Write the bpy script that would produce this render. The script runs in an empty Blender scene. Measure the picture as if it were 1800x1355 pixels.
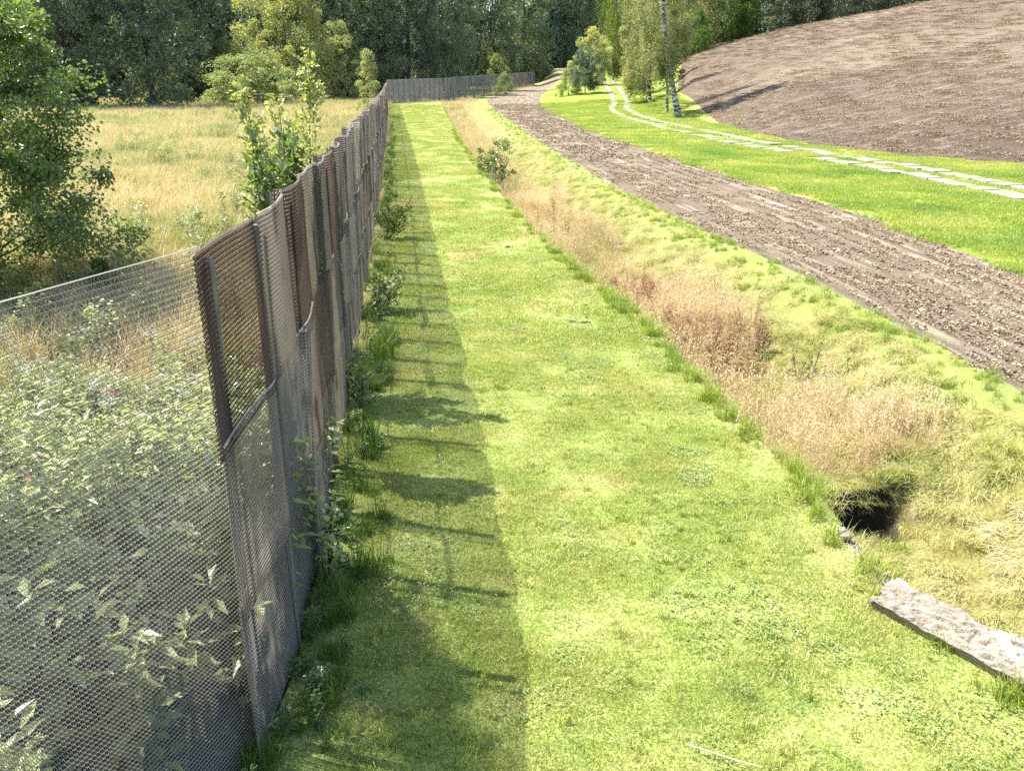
import bpy, math, random
import numpy as np
from math import radians as R
C = bpy.context.scene
COL = C.collection
RNG = np.random.default_rng(7)
random.seed(7)

# ------------------------------------------------------------------ camera, light, exposure
cam = bpy.data.objects.new('camera', bpy.data.cameras.new('camera'))
COL.objects.link(cam)
cam.location = (0, 0, 4.1)
cam.rotation_euler = (R(70.0), 0, 0)
cam.data.sensor_width = 36
cam.data.lens = 30.0
cam.data.clip_start = 0.05
cam.data.clip_end = 3000
C.camera = cam

SUN_EL, SUN_DIR = 62.0, (-0.972, 0.235)      # direction towards the sun in plan
w = bpy.data.worlds.new('World'); C.world = w; w.use_nodes = True
nt = w.node_tree; nt.nodes.clear()
sky = nt.nodes.new('ShaderNodeTexSky'); sky.sky_type = 'NISHITA'; sky.sun_disc = False
sky.sun_elevation = R(SUN_EL); sky.sun_rotation = math.atan2(SUN_DIR[0], SUN_DIR[1])
sky.air_density = 1.0; sky.dust_density = 1.5; sky.ozone_density = 1.0
bg = nt.nodes.new('ShaderNodeBackground'); bg.inputs[1].default_value = 0.15
wo = nt.nodes.new('ShaderNodeOutputWorld')
nt.links.new(sky.outputs[0], bg.inputs[0]); nt.links.new(bg.outputs[0], wo.inputs[0])
sl = bpy.data.lights.new('sun', 'SUN'); sl.energy = 5.0; sl.angle = R(0.53); sl.color = (1.0, 0.95, 0.87)
sun = bpy.data.objects.new('sun', sl); COL.objects.link(sun)
ce = math.cos(R(SUN_EL))
from mathutils import Vector, Matrix
sun.rotation_euler = Vector((SUN_DIR[0]*ce, SUN_DIR[1]*ce, math.sin(R(SUN_EL)))).to_track_quat('Z', 'Y').to_euler()
sun.location = (-40, 10, 70)
C.view_settings.view_transform = 'Standard'; C.view_settings.look = 'None'
C.view_settings.exposure = 1.58; C.view_settings.gamma = 1.0
C.view_settings.use_curve_mapping = False
C.cycles.max_bounces = 5; C.cycles.diffuse_bounces = 3; C.cycles.glossy_bounces = 2
C.cycles.transmission_bounces = 4; C.cycles.transparent_max_bounces = 8
C.cycles.use_denoising = False
C.cycles.sample_clamp_indirect = 6.0
C.cycles.caustics_reflective = False; C.cycles.caustics_refractive = False
# ------------------------------------------------------------------ lie of the land (plan lines, heights)
def line(pts):
    a = np.array(pts, float)
    return lambda Y: np.interp(Y, a[:, 0], a[:, 1])
XF = line([(-6,-5.5),(0,-3.3),(1.3,-2.9),(2.25,-2.4),(3.2,-1.98),(4.15,-1.6),(5.15,-1.57),(6.2,-1.66),(7.3,-1.78),(9.1,-1.98),(11,-2.2),
           (14.8,-2.7),(24.4,-3.9),(33.6,-5.05),(57,-8.1),(127,-17.5),(137,-10.3),(170,-4),(235,6),(265,11.4),(300,24),(420,60)])
X1 = line([(-6,4.6),(0,4.2),(4.85,3.6),(6.1,3.17),(6.9,3.16),(8.07,3.2),(10.98,2.66),(14.76,2.3),(21.84,.88),(33.6,-.66),(57.3,-3.32),
           (128.8,-10.2),(137,-10.1),(170,-3.9),(235,6.1),(265,11.5),(300,24.1),(420,60.1)])
X3 = line([(-6,7.8),(0,7.5),(10.98,7.03),(13.4,6.89),(18.5,6.26),(21.5,5.75),(33.6,3.96),(57.3,1.84),(128,-3.4),(142,-4.0),(160,-2.4),
           (180,.3),(265,11.8),(300,26),(420,64)])
X4 = line([(-6,11.5),(0,11.3),(18.2,11.11),(25.5,10.97),(43.9,8.53),(69,6.2),(110,4.5),(127,4.2),(140,4.3),(155,5.0),(180,6.9),(231,12.4),(265,17.5),(300,30),(420,68)])
X7 = line([(-6,70),(20,50),(35,32),(43,25.1),(47,21.3),(53.6,19),(62.7,18.1),(75,18.1),(87,18.9),(120,22.0),(200,37.2),(300,60),(420,84)])
XT = line([(-6,24),(15,21.2),(28,19.2),(34.5,18.5),(40,17.9),(47,16.5),(56,15),(73,13.2),(93,12.4),(108,13.0),(116,13.9),(123,15.0),(134,15.9),(154,17.3),(180,19),(236,25),(262,33),(290,45)])
gL = line([(0,0),(100,0),(127,.16),(145,.5),(175,.9),(235,1.5),(270,1.9),(350,2.6),(420,4)])
gR = line([(0,0),(98,0),(110,.1),(123,.35),(134,.95),(154,1.9),(180,2.6),(236,3.4),(270,4.5),(350,8),(420,11)])
def ss(a, b, x):
    t = np.clip((x - a)/(b - a), 0, 1); return t*t*(3 - 2*t)
HU = [.13,.17,.21,.32,.493,.6,1.0]
H_EY = line(list(zip(HU, [110,98,86,61,47,43,33])))      # where the field begins
H_CZ = line(list(zip(HU, [200,200,190,165,150,140,115])))
H_CH = line(list(zip(HU, [3.4,5.0,9.4,12.6,16.5,18.8,21])))
def wob(x, y):
    return (np.sin(x*1.7+y*.6)*np.sin(y*.9-x*.4+1.3)*.5 + np.sin(x*.55+y*.31+2)*np.cos(y*.23-x*.37)*.5)
def height(x, y):
    x = np.asarray(x, float); y = np.asarray(y, float)
    wr = ss(6, 14, x)
    z = gL(y)*(1-wr) + gR(y)*wr
    # ploughed hill on the right
    u = x/(.94*np.maximum(y, 1)+1.4)
    ey, cz = H_EY(u), H_CZ(u)
    cy = (cz-1.4)/.94
    t = np.clip((y-ey)/(cy-ey), 0, 1)
    prof = .72*t + .28*(1-(1-t)**2)
    he = np.where(u > .19, 0, gR(ey))
    zh = he + (H_CH(u)-he)*prof - np.maximum(y-cy, 0)*.035
    wh = ss(.135, .215, u)*(y > 20)
    z = z*(1-wh) + zh*wh
    # ditch
    a, b = X1(y), X3(y)
    W = np.maximum(b-a, .5)
    D = .95*(1-ss(95, 128, y)) + .08*np.sin(y*.7)
    s = x-a
    prof = np.where(s < .45, ss(0, .45, s), np.where(s < 1.25, 1.0, 1-ss(0, 1, np.clip((s-1.25)/np.maximum(W-1.25-.25, .3), 0, 1))**.85))
    inside = (s > 0) & (x < b)
    z = z - np.where(inside, D*prof, 0)
    # washed-out hole in the ditch floor
    px = ss(3.28, 3.42, x)*(1-ss(4.65, 4.9, x)); py = ss(8.5, 8.9, y)*(1-ss(9.38, 9.46, y))
    z = z - .34*px*py + .25*ss(9.38, 9.5, y)*(1-ss(10.4, 12.5, y))*ss(3.1, 3.4, x)*(1-ss(4.6, 5.4, x))
    z = z + .035*wob(x, y)*np.where(inside, 1.6, 1)*(1-ss(60, 100, y)) 
    # bank at the foot of the fence
    f = x-XF(y)
    z = z + .05*np.exp(-(f/.35)**2)
    z = z - .12*ss(.3, 2.5, -f)*(1-ss(60, 100, y))
    return z
# ------------------------------------------------------------------ helpers
def mesh_np(name, V, F, tint=None, smooth=False):
    """V (n,3), F (m,k) -> mesh; tint (n,) goes to a float attribute"""
    V = np.asarray(V, np.float32); F = np.asarray(F, np.int32)
    me = bpy.data.meshes.new(name)
    m, k = F.shape
    me.vertices.add(len(V)); me.vertices.foreach_set('co', V.ravel())
    me.loops.add(m*k); me.loops.foreach_set('vertex_index', F.ravel())
    me.polygons.add(m); me.polygons.foreach_set('loop_start', np.arange(0, m*k, k, dtype=np.int32))
    me.update(calc_edges=True)
    me.polygons.foreach_set('use_smooth', np.full(m, smooth))
    if tint is not None:
        a = me.attributes.new('tint', 'FLOAT', 'POINT'); a.data.foreach_set('value', np.asarray(tint, np.float32))
    me.update()
    return me
def link(name, me, mat=None, parent=None, **props):
    o = bpy.data.objects.new(name, me)
    if mat is not None:
        if len(me.materials) == 0: me.materials.append(mat)
        elif me.materials[0] != mat:
            o.material_slots[0].link = 'OBJECT'; o.material_slots[0].material = mat
    COL.objects.link(o)
    if parent is not None: o.parent = parent
    for k, v in props.items(): o[k] = v
    return o
def empty(name, loc, label, cat, group=None):
    o = bpy.data.objects.new(name, None); COL.objects.link(o); o.location = loc
    o.empty_display_size = .2
    o['label'] = label; o['category'] = cat
    if group: o['group'] = group
    return o
class Geo:
    """collects pieces with a common face size"""
    def __init__(s): s.V = []; s.F = []; s.T = []; s.n = 0
    def add(s, V, F, t=.5):
        V = np.asarray(V, float); F = np.asarray(F, int)
        s.V.append(V); s.F.append(F+s.n); s.n += len(V)
        s.T.append(np.full(len(V), t) if np.isscalar(t) else np.asarray(t, float))
    def mesh(s, name, smooth=False): return mesh_np(name, np.concatenate(s.V), np.concatenate(s.F), np.concatenate(s.T), smooth)
def unit(v): return v/np.maximum(np.linalg.norm(v, axis=-1, keepdims=True), 1e-9)
def rnd(n, lo=0., hi=1.): return RNG.uniform(lo, hi, n)
def sphere(n): return unit(RNG.normal(size=(n, 3)))
def tube(G, pts, rad, sides=6, t=.5):
    pts = np.asarray(pts, float); rad = np.asarray(rad, float); n = len(pts)
    tan = unit(np.gradient(pts, axis=0))
    ref = np.array([.31, .17, .93]) if abs(tan[0, 2]) < .8 else np.array([1., .1, 0])
    a = unit(np.cross(tan, ref)); b = np.cross(tan, a)
    ang = np.arange(sides)/sides*2*math.pi
    V = pts[:, None] + rad[:, None, None]*(np.cos(ang)[None, :, None]*a[:, None]+np.sin(ang)[None, :, None]*b[:, None])
    i = np.arange(n-1)[:, None]*sides; j = np.arange(sides)[None]; k = (np.arange(sides)[None]+1) % sides
    F = np.stack([i+j, i+k, i+sides+k, i+sides+j], -1).reshape(-1, 4)
    G.add(V.reshape(-1, 3), F, t)
def leaves(G, P, D, N, L, Wd, t, fold=.25):
    """kite leaves: base P, direction D, normal hint N, length L, width Wd; folded along the midrib (two triangles)"""
    n = len(P); L = np.broadcast_to(L, n)[:, None]; Wd = np.broadcast_to(Wd, n)[:, None]
    S = unit(np.cross(D, N)); U = np.cross(S, D)
    mid = P+D*L*.45
    V = np.stack([P, mid-S*Wd*.5+U*Wd*fold, P+D*L, mid+S*Wd*.5+U*Wd*fold], 1).reshape(-1, 3)
    b = np.arange(n)[:, None]*4
    F = np.concatenate([b+[0, 2, 1], b+[0, 3, 2]])
    G.add(V, F, np.repeat(np.broadcast_to(t, n), 4))
def blades(G, P, H, lean, az, Wd, t, bend=.5, tipw=.15):
    """grass blades, two segments: triangles"""
    n = len(P); Hh = np.broadcast_to(H, n); Wd = np.broadcast_to(Wd, n); lean = np.broadcast_to(lean, n)
    d = np.stack([np.cos(az), np.sin(az), 0*az], 1)
    sa = az+math.pi/2+rnd(n, -.7, .7); s = np.stack([np.cos(sa), np.sin(sa), 0*sa], 1)
    up = np.array([0, 0, 1.])
    l1 = lean*(1-bend); l2 = lean*(1+bend)
    mid = P+(d*np.sin(l1)[:, None]+up*np.cos(l1)[:, None])*Hh[:, None]*.5
    tip = mid+(d*np.sin(l2)[:, None]+up*np.cos(l2)[:, None])*Hh[:, None]*.5
    w2 = (Wd/2)[:, None]
    V = np.stack([P-s*w2, P+s*w2, mid-s*w2*.8, mid+s*w2*.8, tip], 1).reshape(-1, 3)
    b = np.arange(n)[:, None]*5
    F = np.concatenate([b+[0, 1, 3], b+[0, 3, 2], b+[2, 3, 4]])
    G.add(V, F, np.repeat(np.broadcast_to(t, n), 5))

# ---- materials
class N:
    def __init__(s, name):
        s.m = bpy.data.materials.new(name); s.m.use_nodes = True; s.t = s.m.node_tree; s.t.nodes.clear()
        s.out = s.t.nodes.new('ShaderNodeOutputMaterial'); s._pos = None
    def n(s, kind, **kw):
        x = s.t.nodes.new(kind)
        for k, v in kw.items(): setattr(x, k, v)
        return x
    def set(s, sock, v):
        if hasattr(v, 'is_output') or isinstance(v, bpy.types.NodeSocket): s.t.links.new(v, sock)
        elif isinstance(v, (tuple, list)) and len(v) == 3 and sock.type == 'RGBA': sock.default_value = (*v, 1)
        else: sock.default_value = v
    def pos(s):
        if s._pos is None: s._pos = s.n('ShaderNodeNewGeometry').outputs['Position']
        return s._pos
    def obj(s): return s.n('ShaderNodeTexCoord').outputs['Object']
    def scale(s, v, sc):
        x = s.n('ShaderNodeMapping'); s.set(x.inputs[0], v); x.inputs['Scale'].default_value = sc; return x.outputs[0]
    def noise(s, sc, det=2., vec=None, rough=.5, dist=0.):
        x = s.n('ShaderNodeTexNoise'); s.set(x.inputs['Vector'], vec if vec is not None else s.pos())
        x.inputs['Scale'].default_value = sc; x.inputs['Detail'].default_value = det; x.inputs['Roughness'].default_value = rough
        x.inputs['Distortion'].default_value = dist
        return x.outputs[0]
    def attr(s, name, typ='GEOMETRY'):
        x = s.n('ShaderNodeAttribute', attribute_name=name, attribute_type=typ); return x.outputs['Fac']
    def rand(s): return s.n('ShaderNodeObjectInfo').outputs['Random']
    def math(s, op, a, b=0., c=0., clamp=False):
        x = s.n('ShaderNodeMath', operation=op, use_clamp=clamp); s.set(x.inputs[0], a); s.set(x.inputs[1], b)
        if op == 'MULTIPLY_ADD': s.set(x.inputs[2], c)
        return x.outputs[0]
    def rng(s, v, a, b, c=0., d=1.):
        x = s.n('ShaderNodeMapRange'); s.set(x.inputs[0], v)
        for i, q in enumerate((a, b, c, d)): x.inputs[i+1].default_value = q
        return x.outputs[0]
    def mix(s, f, a, b, mode='MIX'):
        x = s.n('ShaderNodeMix', data_type='RGBA', blend_type=mode); s.set(x.inputs[0], f); s.set(x.inputs[6], a); s.set(x.inputs[7], b)
        return x.outputs[2]
    def ramp(s, f, stops, interp='LINEAR'):
        x = s.n('ShaderNodeValToRGB'); s.set(x.inputs[0], f); e = x.color_ramp.elements; x.color_ramp.interpolation = interp
        while len(e) < len(stops): e.new(.5)
        for k, (p, c) in enumerate(stops): e[k].position = p; e[k].color = (*c, 1)
        return x.outputs[0]
    def bump(s, h, dist=.02, strength=1.):
        x = s.n('ShaderNodeBump'); s.set(x.inputs['Height'], h); x.inputs['Distance'].default_value = dist; x.inputs['Strength'].default_value = strength
        return x.outputs[0]
    def surf(s, col, rough=.8, bump=None, metallic=0., spec=.3, trans=0., tcol=None):
        p = s.n('ShaderNodeBsdfPrincipled'); s.set(p.inputs['Base Color'], col); s.set(p.inputs['Roughness'], rough)
        s.set(p.inputs['Metallic'], metallic); p.inputs['Specular IOR Level'].default_value = spec
        if bump is not None: s.t.links.new(bump, p.inputs['Normal'])
        o = p.outputs[0]
        if trans:
            tr = s.n('ShaderNodeBsdfTranslucent'); s.set(tr.inputs[0], tcol if tcol is not None else col)
            mx = s.n('ShaderNodeMixShader'); mx.inputs[0].default_value = trans
            s.t.links.new(o, mx.inputs[1]); s.t.links.new(tr.outputs[0], mx.inputs[2]); o = mx.outputs[0]
        s.t.links.new(o, s.out.inputs[0])
        return s.m
def plant_mat(name, stops, trans=.35, rough=.5, spec=.35, nscale=.35, wt=(.4, .25, .35), gain=1.35):
    """leaf colour from the leaf's own tint, the plant's random value and a slow noise over the ground"""
    s = N(name)
    a = s.math('MULTIPLY', s.attr('tint'), wt[0])
    b = s.math('MULTIPLY_ADD', s.rand(), wt[1], a)
    nz = s.rng(s.noise(nscale, 2), .3, .7)
    f = s.math('MULTIPLY_ADD', nz, wt[2], b)
    c = s.ramp(f, stops)
    tc = s.mix(1., c, (gain*1.1, gain*1.15, gain*.45), 'MULTIPLY')
    return s.surf(c, rough, spec=spec, trans=trans, tcol=tc)

def lawn_colour(s):
    """shared by the soil under the lawn and by its blades: fresh, yellowish and straw patches, mower passes"""
    base = s.ramp(s.noise(.5, 4, rough=.6), [(.3, (.22, .285, .055)), (.47, (.295, .345, .08)), (.58, (.345, .37, .105)), (.74, (.41, .395, .15))])
    mow = s.noise(1.3, 3, vec=s.scale(s.pos(), (.5, 1.5, 1)), rough=.6)
    c = s.mix(s.math('MULTIPLY', s.rng(mow, .52, .7), .7), base, (.42, .39, .14))
    lng = s.noise(1.0, 3, vec=s.scale(s.pos(), (2.6, .12, 1)), rough=.6)
    c = s.mix(s.math('MULTIPLY', s.rng(lng, .5, .7), .5), c, (.20, .30, .04))
    fine = s.noise(7., 3, vec=s.scale(s.pos(), (.5, 1.6, 1)), rough=.7)
    c = s.mix(s.math('MULTIPLY', s.rng(fine, .5, .75), .6), c, (.46, .45, .19))
    c = s.mix(s.math('MULTIPLY', s.rng(fine, .3, .48, 1, 0), .45), c, (.14, .21, .025))
    straw = s.math('MULTIPLY', s.rng(s.noise(.42, 2, vec=s.scale(s.pos(), (1, .8, 1)), dist=.4), .57, .68), .7)
    c = s.mix(straw, c, (.46, .39, .18))
    cl = s.math('MULTIPLY', s.rng(s.noise(.8, 4, rough=.65, vec=s.scale(s.pos(), (1, .8, 3))), .60, .68), .5)
    return s.mix(cl, c, (.19, .26, .08))

def mats():
    M = {}
    # lawn soil
    s = N('lawn_turf'); c = lawn_colour(s)
    sp = s.noise(38, 3, rough=.7)
    c2 = s.mix(s.rng(sp, .35, .68), s.mix(1., c, (.30, .34, .26), 'MULTIPLY'), c)  # dark speckle puts the shade between blades into the turf colour
    M['lawn'] = s.surf(c2, .9, s.bump(sp, .03, .8))
    s = N('lawn_blade'); c = lawn_colour(s)
    v = s.math('MULTIPLY_ADD', s.attr('tint'), 1.1, .42)  # wide tint range paints small shadows in among the blades
    x = s.n('ShaderNodeVectorMath', operation='SCALE'); s.t.links.new(c, x.inputs[0]); s.t.links.new(v, x.inputs['Scale'])
    c = x.outputs[0]
    M['blade'] = s.surf(c, .45, spec=.4, trans=.35, tcol=s.mix(1., c, (1.3, 1.35, .5), 'MULTIPLY'))
    # ditch and banks
    s = N('ditch_bank_soil')
    n1 = s.noise(.8, 4, rough=.65); n2 = s.noise(30, 3, rough=.7)
    c = s.ramp(n1, [(.35, (.16, .15, .035)), (.5, (.24, .22, .08)), (.65, (.28, .25, .11))])
    c = s.mix(s.rng(n2, .3, .6), s.mix(1., c, (.35, .33, .3), 'MULTIPLY'), c)
    e = s.attr('edge'); c = s.mix(e, c, s.ramp(n2, [(.3, (.12, .16, .03)), (.7, (.26, .28, .07))]))
    w_ = s.attr('pit'); c = s.mix(w_, c, (.012, .010, .008))  # shade inside the hole painted in as near black
    M['bank'] = s.surf(c, .95, s.bump(n2, .05, .8))
    # ploughed strip
    s = N('ploughed_strip_soil')
    r = s.attr('across'); n1 = s.noise(1.6, 4, rough=.6); n2 = s.noise(22, 4, rough=.75); n3 = s.noise(5, 3)
    c = s.ramp(n2, [(0.33, (0.05, 0.037, 0.024)), (0.5, (0.135, 0.103, 0.067)), (0.63, (0.25, 0.192, 0.119)), (0.75, (0.41, 0.322, 0.193))])
    cmb = s.n('ShaderNodeCombineXYZ'); s.t.links.new(s.math('MULTIPLY', r, 16.), cmb.inputs[0])
    sep = s.n('ShaderNodeSeparateXYZ'); s.t.links.new(s.pos(), sep.inputs[0])
    s.t.links.new(s.math('MULTIPLY', sep.outputs[1], .22), cmb.inputs[1])
    bands = s.noise(1.0, 3, vec=cmb.outputs[0], rough=.6)
    c = s.mix(s.math('MULTIPLY', s.rng(bands, .5, .7), .6), c, (.42, .35, .26))
    c = s.mix(s.math('MULTIPLY', s.rng(s.noise(.9, 4, rough=.7), .6, .68), s.rng(n2, .5, .6)), c, (.12, .19, .03))
    M['plough'] = s.surf(c, .95, s.bump(n2, .06, 1.))
    # field
    s = N('ploughed_field_soil')
    n0 = s.noise(.035, 3, rough=.55, dist=.6); n1 = s.noise(.35, 4, rough=.6); n2 = s.noise(5.5, 5, rough=.8)
    c = s.ramp(n2, [(0.34, (0.055, 0.038, 0.024)), (0.46, (0.135, 0.098, 0.06)), (0.58, (0.23, 0.173, 0.105)), (0.72, (0.4, 0.307, 0.185))])
    c = s.mix(s.math('MULTIPLY', s.rng(n0, .40, .60), .6), s.mix(1., c, (.72, .70, .72), 'MULTIPLY'), c)
    c = s.mix(s.math('MULTIPLY', s.rng(n0, .52, .72), .4), c, (.36, .29, .21))
    c = s.mix(s.math('MULTIPLY', s.rng(n1, .5, .7), .18), c, (.17, .13, .10))
    wv = s.n('ShaderNodeTexWave', wave_type='BANDS'); s.set(wv.inputs[0], s.pos()); wv.bands_direction = 'DIAGONAL'
    wv.inputs['Scale'].default_value = .28; wv.inputs['Distortion'].default_value = 6; wv.inputs['Detail'].default_value = 3; wv.inputs['Detail Scale'].default_value = .12
    c = s.mix(s.math('MULTIPLY', wv.outputs[1], .38), c, (.075, .056, .042))
    fl = s.noise(.9, 4, vec=s.scale(s.pos(), (.35, 2.2, 1)), rough=.7, dist=.3)
    c = s.mix(s.math('MULTIPLY', s.rng(fl, .5, .68), .55), c, (.34, .27, .19))
    M['field'] = s.surf(c, .95, s.bump(n2, .25, 1.))
    # verge grass
    s = N('verge_turf')
    n1 = s.noise(.4, 3, rough=.6); n2 = s.noise(14, 4, rough=.75); n3 = s.noise(2.2, 3, vec=s.scale(s.pos(), (1, .5, 1)))
    c = s.ramp(n1, [(.35, (.14, .22, .02)), (.5, (.21, .27, .03)), (.66, (.30, .31, .05))])
    c = s.mix(s.rng(n2, .3, .6), s.mix(1., c, (.5, .55, .5), 'MULTIPLY'), c)
    c = s.mix(s.math('MULTIPLY', s.attr('edge'), s.rng(n3, .42, .56)), c, (.40, .35, .13))
    M['verge'] = s.surf(c, .9, s.bump(n2, .08, 1.))
    # meadow
    s = N('meadow_ground')
    n1 = s.noise(.18, 4, rough=.6, dist=.5); n2 = s.noise(9, 4, rough=.75)
    c = s.ramp(n1, [(.34, (.15, .18, .07)), (.45, (.27, .27, .11)), (.56, (.40, .33, .17)), (.7, (.42, .32, .18))])
    c = s.mix(s.rng(n2, .3, .6), s.mix(1., c, (.4, .4, .35), 'MULTIPLY'), c)
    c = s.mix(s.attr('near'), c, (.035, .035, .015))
    M['meadow'] = s.surf(c, .95, s.bump(n2, .12, 1.))
    # concrete
    s = N('weathered_concrete')
    n1 = s.noise(2.5, 5, rough=.7); n2 = s.noise(40, 4, rough=.7); n3 = s.noise(9, 4, rough=.8, dist=.5)
    c = s.ramp(n1, [(.3, (.16, .14, .11)), (.5, (.27, .235, .185)), (.7, (.38, .34, .275))])
    c = s.mix(s.math('MULTIPLY', s.rng(n3, .52, .60), .75), c, (.10, .062, .035))
    c = s.mix(s.math('MULTIPLY', s.rng(n3, .34, .42, 1, 0), .5), c, (.30, .27, .16))
    c = s.mix(s.math('MULTIPLY', s.rng(n2, .5, .7), .5), c, (.40, .37, .32))
    M['concrete'] = s.surf(c, .92, s.bump(s.math('ADD', n2, s.math('MULTIPLY', n3, 1.5)), .02, 1.))
    s = N('pale_slab_concrete')
    n1 = s.noise(1.2, 4, rough=.7); n2 = s.noise(18, 3, rough=.7)
    c = s.ramp(n1, [(.3, (.17, .155, .12)), (.6, (.27, .25, .195))])
    rr = s.rand(); c = s.mix(s.math('MULTIPLY', rr, .4), c, (.24, .24, .17)); c = s.mix(s.rng(n2, .54, .64), c, (.15, .18, .06))
    M['slab'] = s.surf(c, .9, s.bump(n2, .01, .6))
    s = N('post_concrete')
    n1 = s.noise(6, 4, vec=s.obj(), rough=.7)
    M['post'] = s.surf(s.ramp(n1, [(.3, (.085, .08, .07)), (.7, (.17, .16, .14))]), .9)
    # fence steel: galvanised grey, dull tan, rust
    def steel(name, a, b, rust, amt):
        s = N(name); o = s.obj(); n1 = s.noise(1.3, 3, vec=o); rr = s.rand()
        off = s.n('ShaderNodeVectorMath', operation='ADD'); s.t.links.new(o, off.inputs[0])
        cx = s.n('ShaderNodeCombineXYZ'); s.t.links.new(s.math('MULTIPLY', rr, 37.), cx.inputs[0]); s.t.links.new(s.math('MULTIPLY', rr, 11.), cx.inputs[2])
        s.t.links.new(cx.outputs[0], off.inputs[1])
        n2 = s.noise(1.1, 4, vec=s.scale(off.outputs[0], (1.6, 1, .8)), rough=.65)
        c = s.mix(s.rng(n1, .3, .7), a, b)
        c = s.mix(s.math('MULTIPLY', rr, .35), c, (.125, .106, .083))
        c = s.mix(s.rng(n2, amt, amt+.07), c, rust)
        return s.surf(s.mix(1., c, (1.14, 1.13, 1.12), 'MULTIPLY'), .55, metallic=.1, spec=.4)
    M['steel_grey'] = steel('galvanised_steel', (.165, .152, .132), (.26, .24, .205), (.10, .065, .045), .66)
    M['steel_tan'] = steel('dull_tan_steel', (.25, .21, .16), (.36, .31, .24), (.13, .08, .052), .58)
    M['steel_rust'] = steel('rusted_steel', (.125, .088, .064), (.19, .138, .10), (.085, .058, .044), .56)
    M['steel_dark'] = steel('dark_rusted_steel', (.075, .046, .036), (.12, .072, .052), (.15, .092, .062), .6)
    M['hazed_steel'] = steel('hazed_galvanised_steel', (.21, .19, .16), (.32, .29, .245), (.20, .16, .12), .62)  # paler steel copies for the far fence, distance haze put into the colour
    M['hazed_tan'] = steel('hazed_tan_steel', (.22, .19, .15), (.31, .27, .22), (.20, .14, .10), .56)
    # bark
    s = N('dark_bark'); n1 = s.noise(5, 4, vec=s.scale(s.pos(), (1, 1, .25)), rough=.7)
    M['bark'] = s.surf(s.ramp(n1, [(.3, (.035, .028, .022)), (.7, (.12, .10, .08))]), .95)
    s = N('birch_bark'); n1 = s.noise(3, 4, vec=s.scale(s.pos(), (.6, .6, 1.8)), rough=.7)
    M['birch_bark'] = s.surf(s.ramp(n1, [(.42, (.03, .025, .022)), (.5, (.20, .17, .14)), (.58, (.62, .58, .52))]), .8)
    s = N('clod_earth'); n1 = s.noise(6, 3)
    f = s.math('MULTIPLY_ADD', s.attr('tint'), .75, s.math('MULTIPLY', n1, .25))
    M['clod'] = s.surf(s.ramp(f, [(0.15, (0.065, 0.048, 0.032)), (0.45, (0.15, 0.113, 0.074)), (0.7, (0.25, 0.192, 0.122)), (0.92, (0.48, 0.384, 0.227))]), .95)
    s = N('field_clod_earth')
    f = s.math('MULTIPLY_ADD', s.attr('tint'), .75, s.math('MULTIPLY', s.noise(.035, 3, rough=.55, dist=.6), .5))
    M['fclod'] = s.surf(s.ramp(f, [(0.2, (0.055, 0.038, 0.024)), (0.5, (0.13, 0.093, 0.058)), (0.75, (0.225, 0.168, 0.102)), (0.98, (0.42, 0.322, 0.189))]), .95)
    s = N('black_soil'); M['dark'] = s.surf((.03, .022, .018), .95)
    s = N('dry_straw'); M['straw'] = s.surf((.55, .47, .30), .7)
    # foliage
    P = plant_mat
    M['forest'] = P('dark_forest_leaf', [(.15, (.08, .11, .085)), (.5, (.125, .16, .105)), (.85, (.26, .29, .15))], .25, .5, .35, .06)  # tones lifted to paint in the haze over the wood
    M['pale'] = P('pale_willow_leaf', [(.15, (.15, .19, .09)), (.5, (.27, .31, .14)), (.85, (.44, .46, .22))], .35, .5, .35, .15)
    M['gold'] = P('yellow_green_leaf', [(.15, (.19, .22, .11)), (.5, (.31, .33, .155)), (.85, (.48, .46, .21))], .4, .5, .3, .15)
    M['olive'] = P('olive_leaf', [(.15, (.045, .062, .03)), (.5, (.085, .105, .045)), (.85, (.16, .18, .07))], .3, .45, .4, .15)
    M['birch'] = P('birch_leaf', [(.12, (.10, .12, .055)), (.45, (.21, .23, .10)), (.7, (.33, .31, .14)), (.9, (.46, .36, .14))], .35, .45, .35, .2)
    M['weep'] = P('weeping_leaf', [(.15, (.07, .10, .025)), (.5, (.14, .18, .04)), (.85, (.24, .27, .06))], .4, .5, .3, .2)
    M['alder'] = P('alder_leaf', [(.15, (.07, .105, .035)), (.5, (.14, .19, .055)), (.75, (.22, .275, .075)), (.95, (.34, .38, .11))], .4, .27, .8, .5)
    M['bluish'] = P('blue_green_leaf', [(.15, (.035, .06, .045)), (.5, (.07, .11, .075)), (.85, (.14, .18, .11))], .25, .4, .5, .3)
    M['bright'] = P('bright_green_leaf', [(.15, (.07, .12, .03)), (.5, (.13, .20, .045)), (.85, (.22, .28, .07))], .4, .5, .3, .15)
    M['herb'] = P('herb_leaf', [(.12, (.10, .135, .055)), (.4, (.22, .26, .10)), (.65, (.37, .40, .19)), (.9, (.55, .53, .27))], .4, .32, .55, 1.2, (.45, .25, .3))  # palest stops paint glints into the leaf colour
    M['meadow_herb'] = P('meadow_herb_leaf', [(.12, (.10, .13, .055)), (.5, (.19, .22, .095)), (.9, (.33, .34, .16))], .4, .4, .5, .5)
    s = N('pink_petal'); M['pink'] = s.surf((.50, .16, .27), .5, trans=.3)
    s = N('white_glint'); M['white'] = s.surf((.5, .5, .46), .6, trans=.3)  # white colour standing in for glints off the herb leaves
    M['foot_herb'] = P('fence_foot_leaf', [(.12, (.06, .10, .03)), (.5, (.11, .17, .05)), (.9, (.20, .27, .08))], .35, .35, .5, 1.)
    M['clover'] = P('clover_leaf', [(.15, (.15, .20, .055)), (.5, (.22, .28, .085)), (.9, (.33, .38, .15))], .3, .4, .5, 2.)
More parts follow.
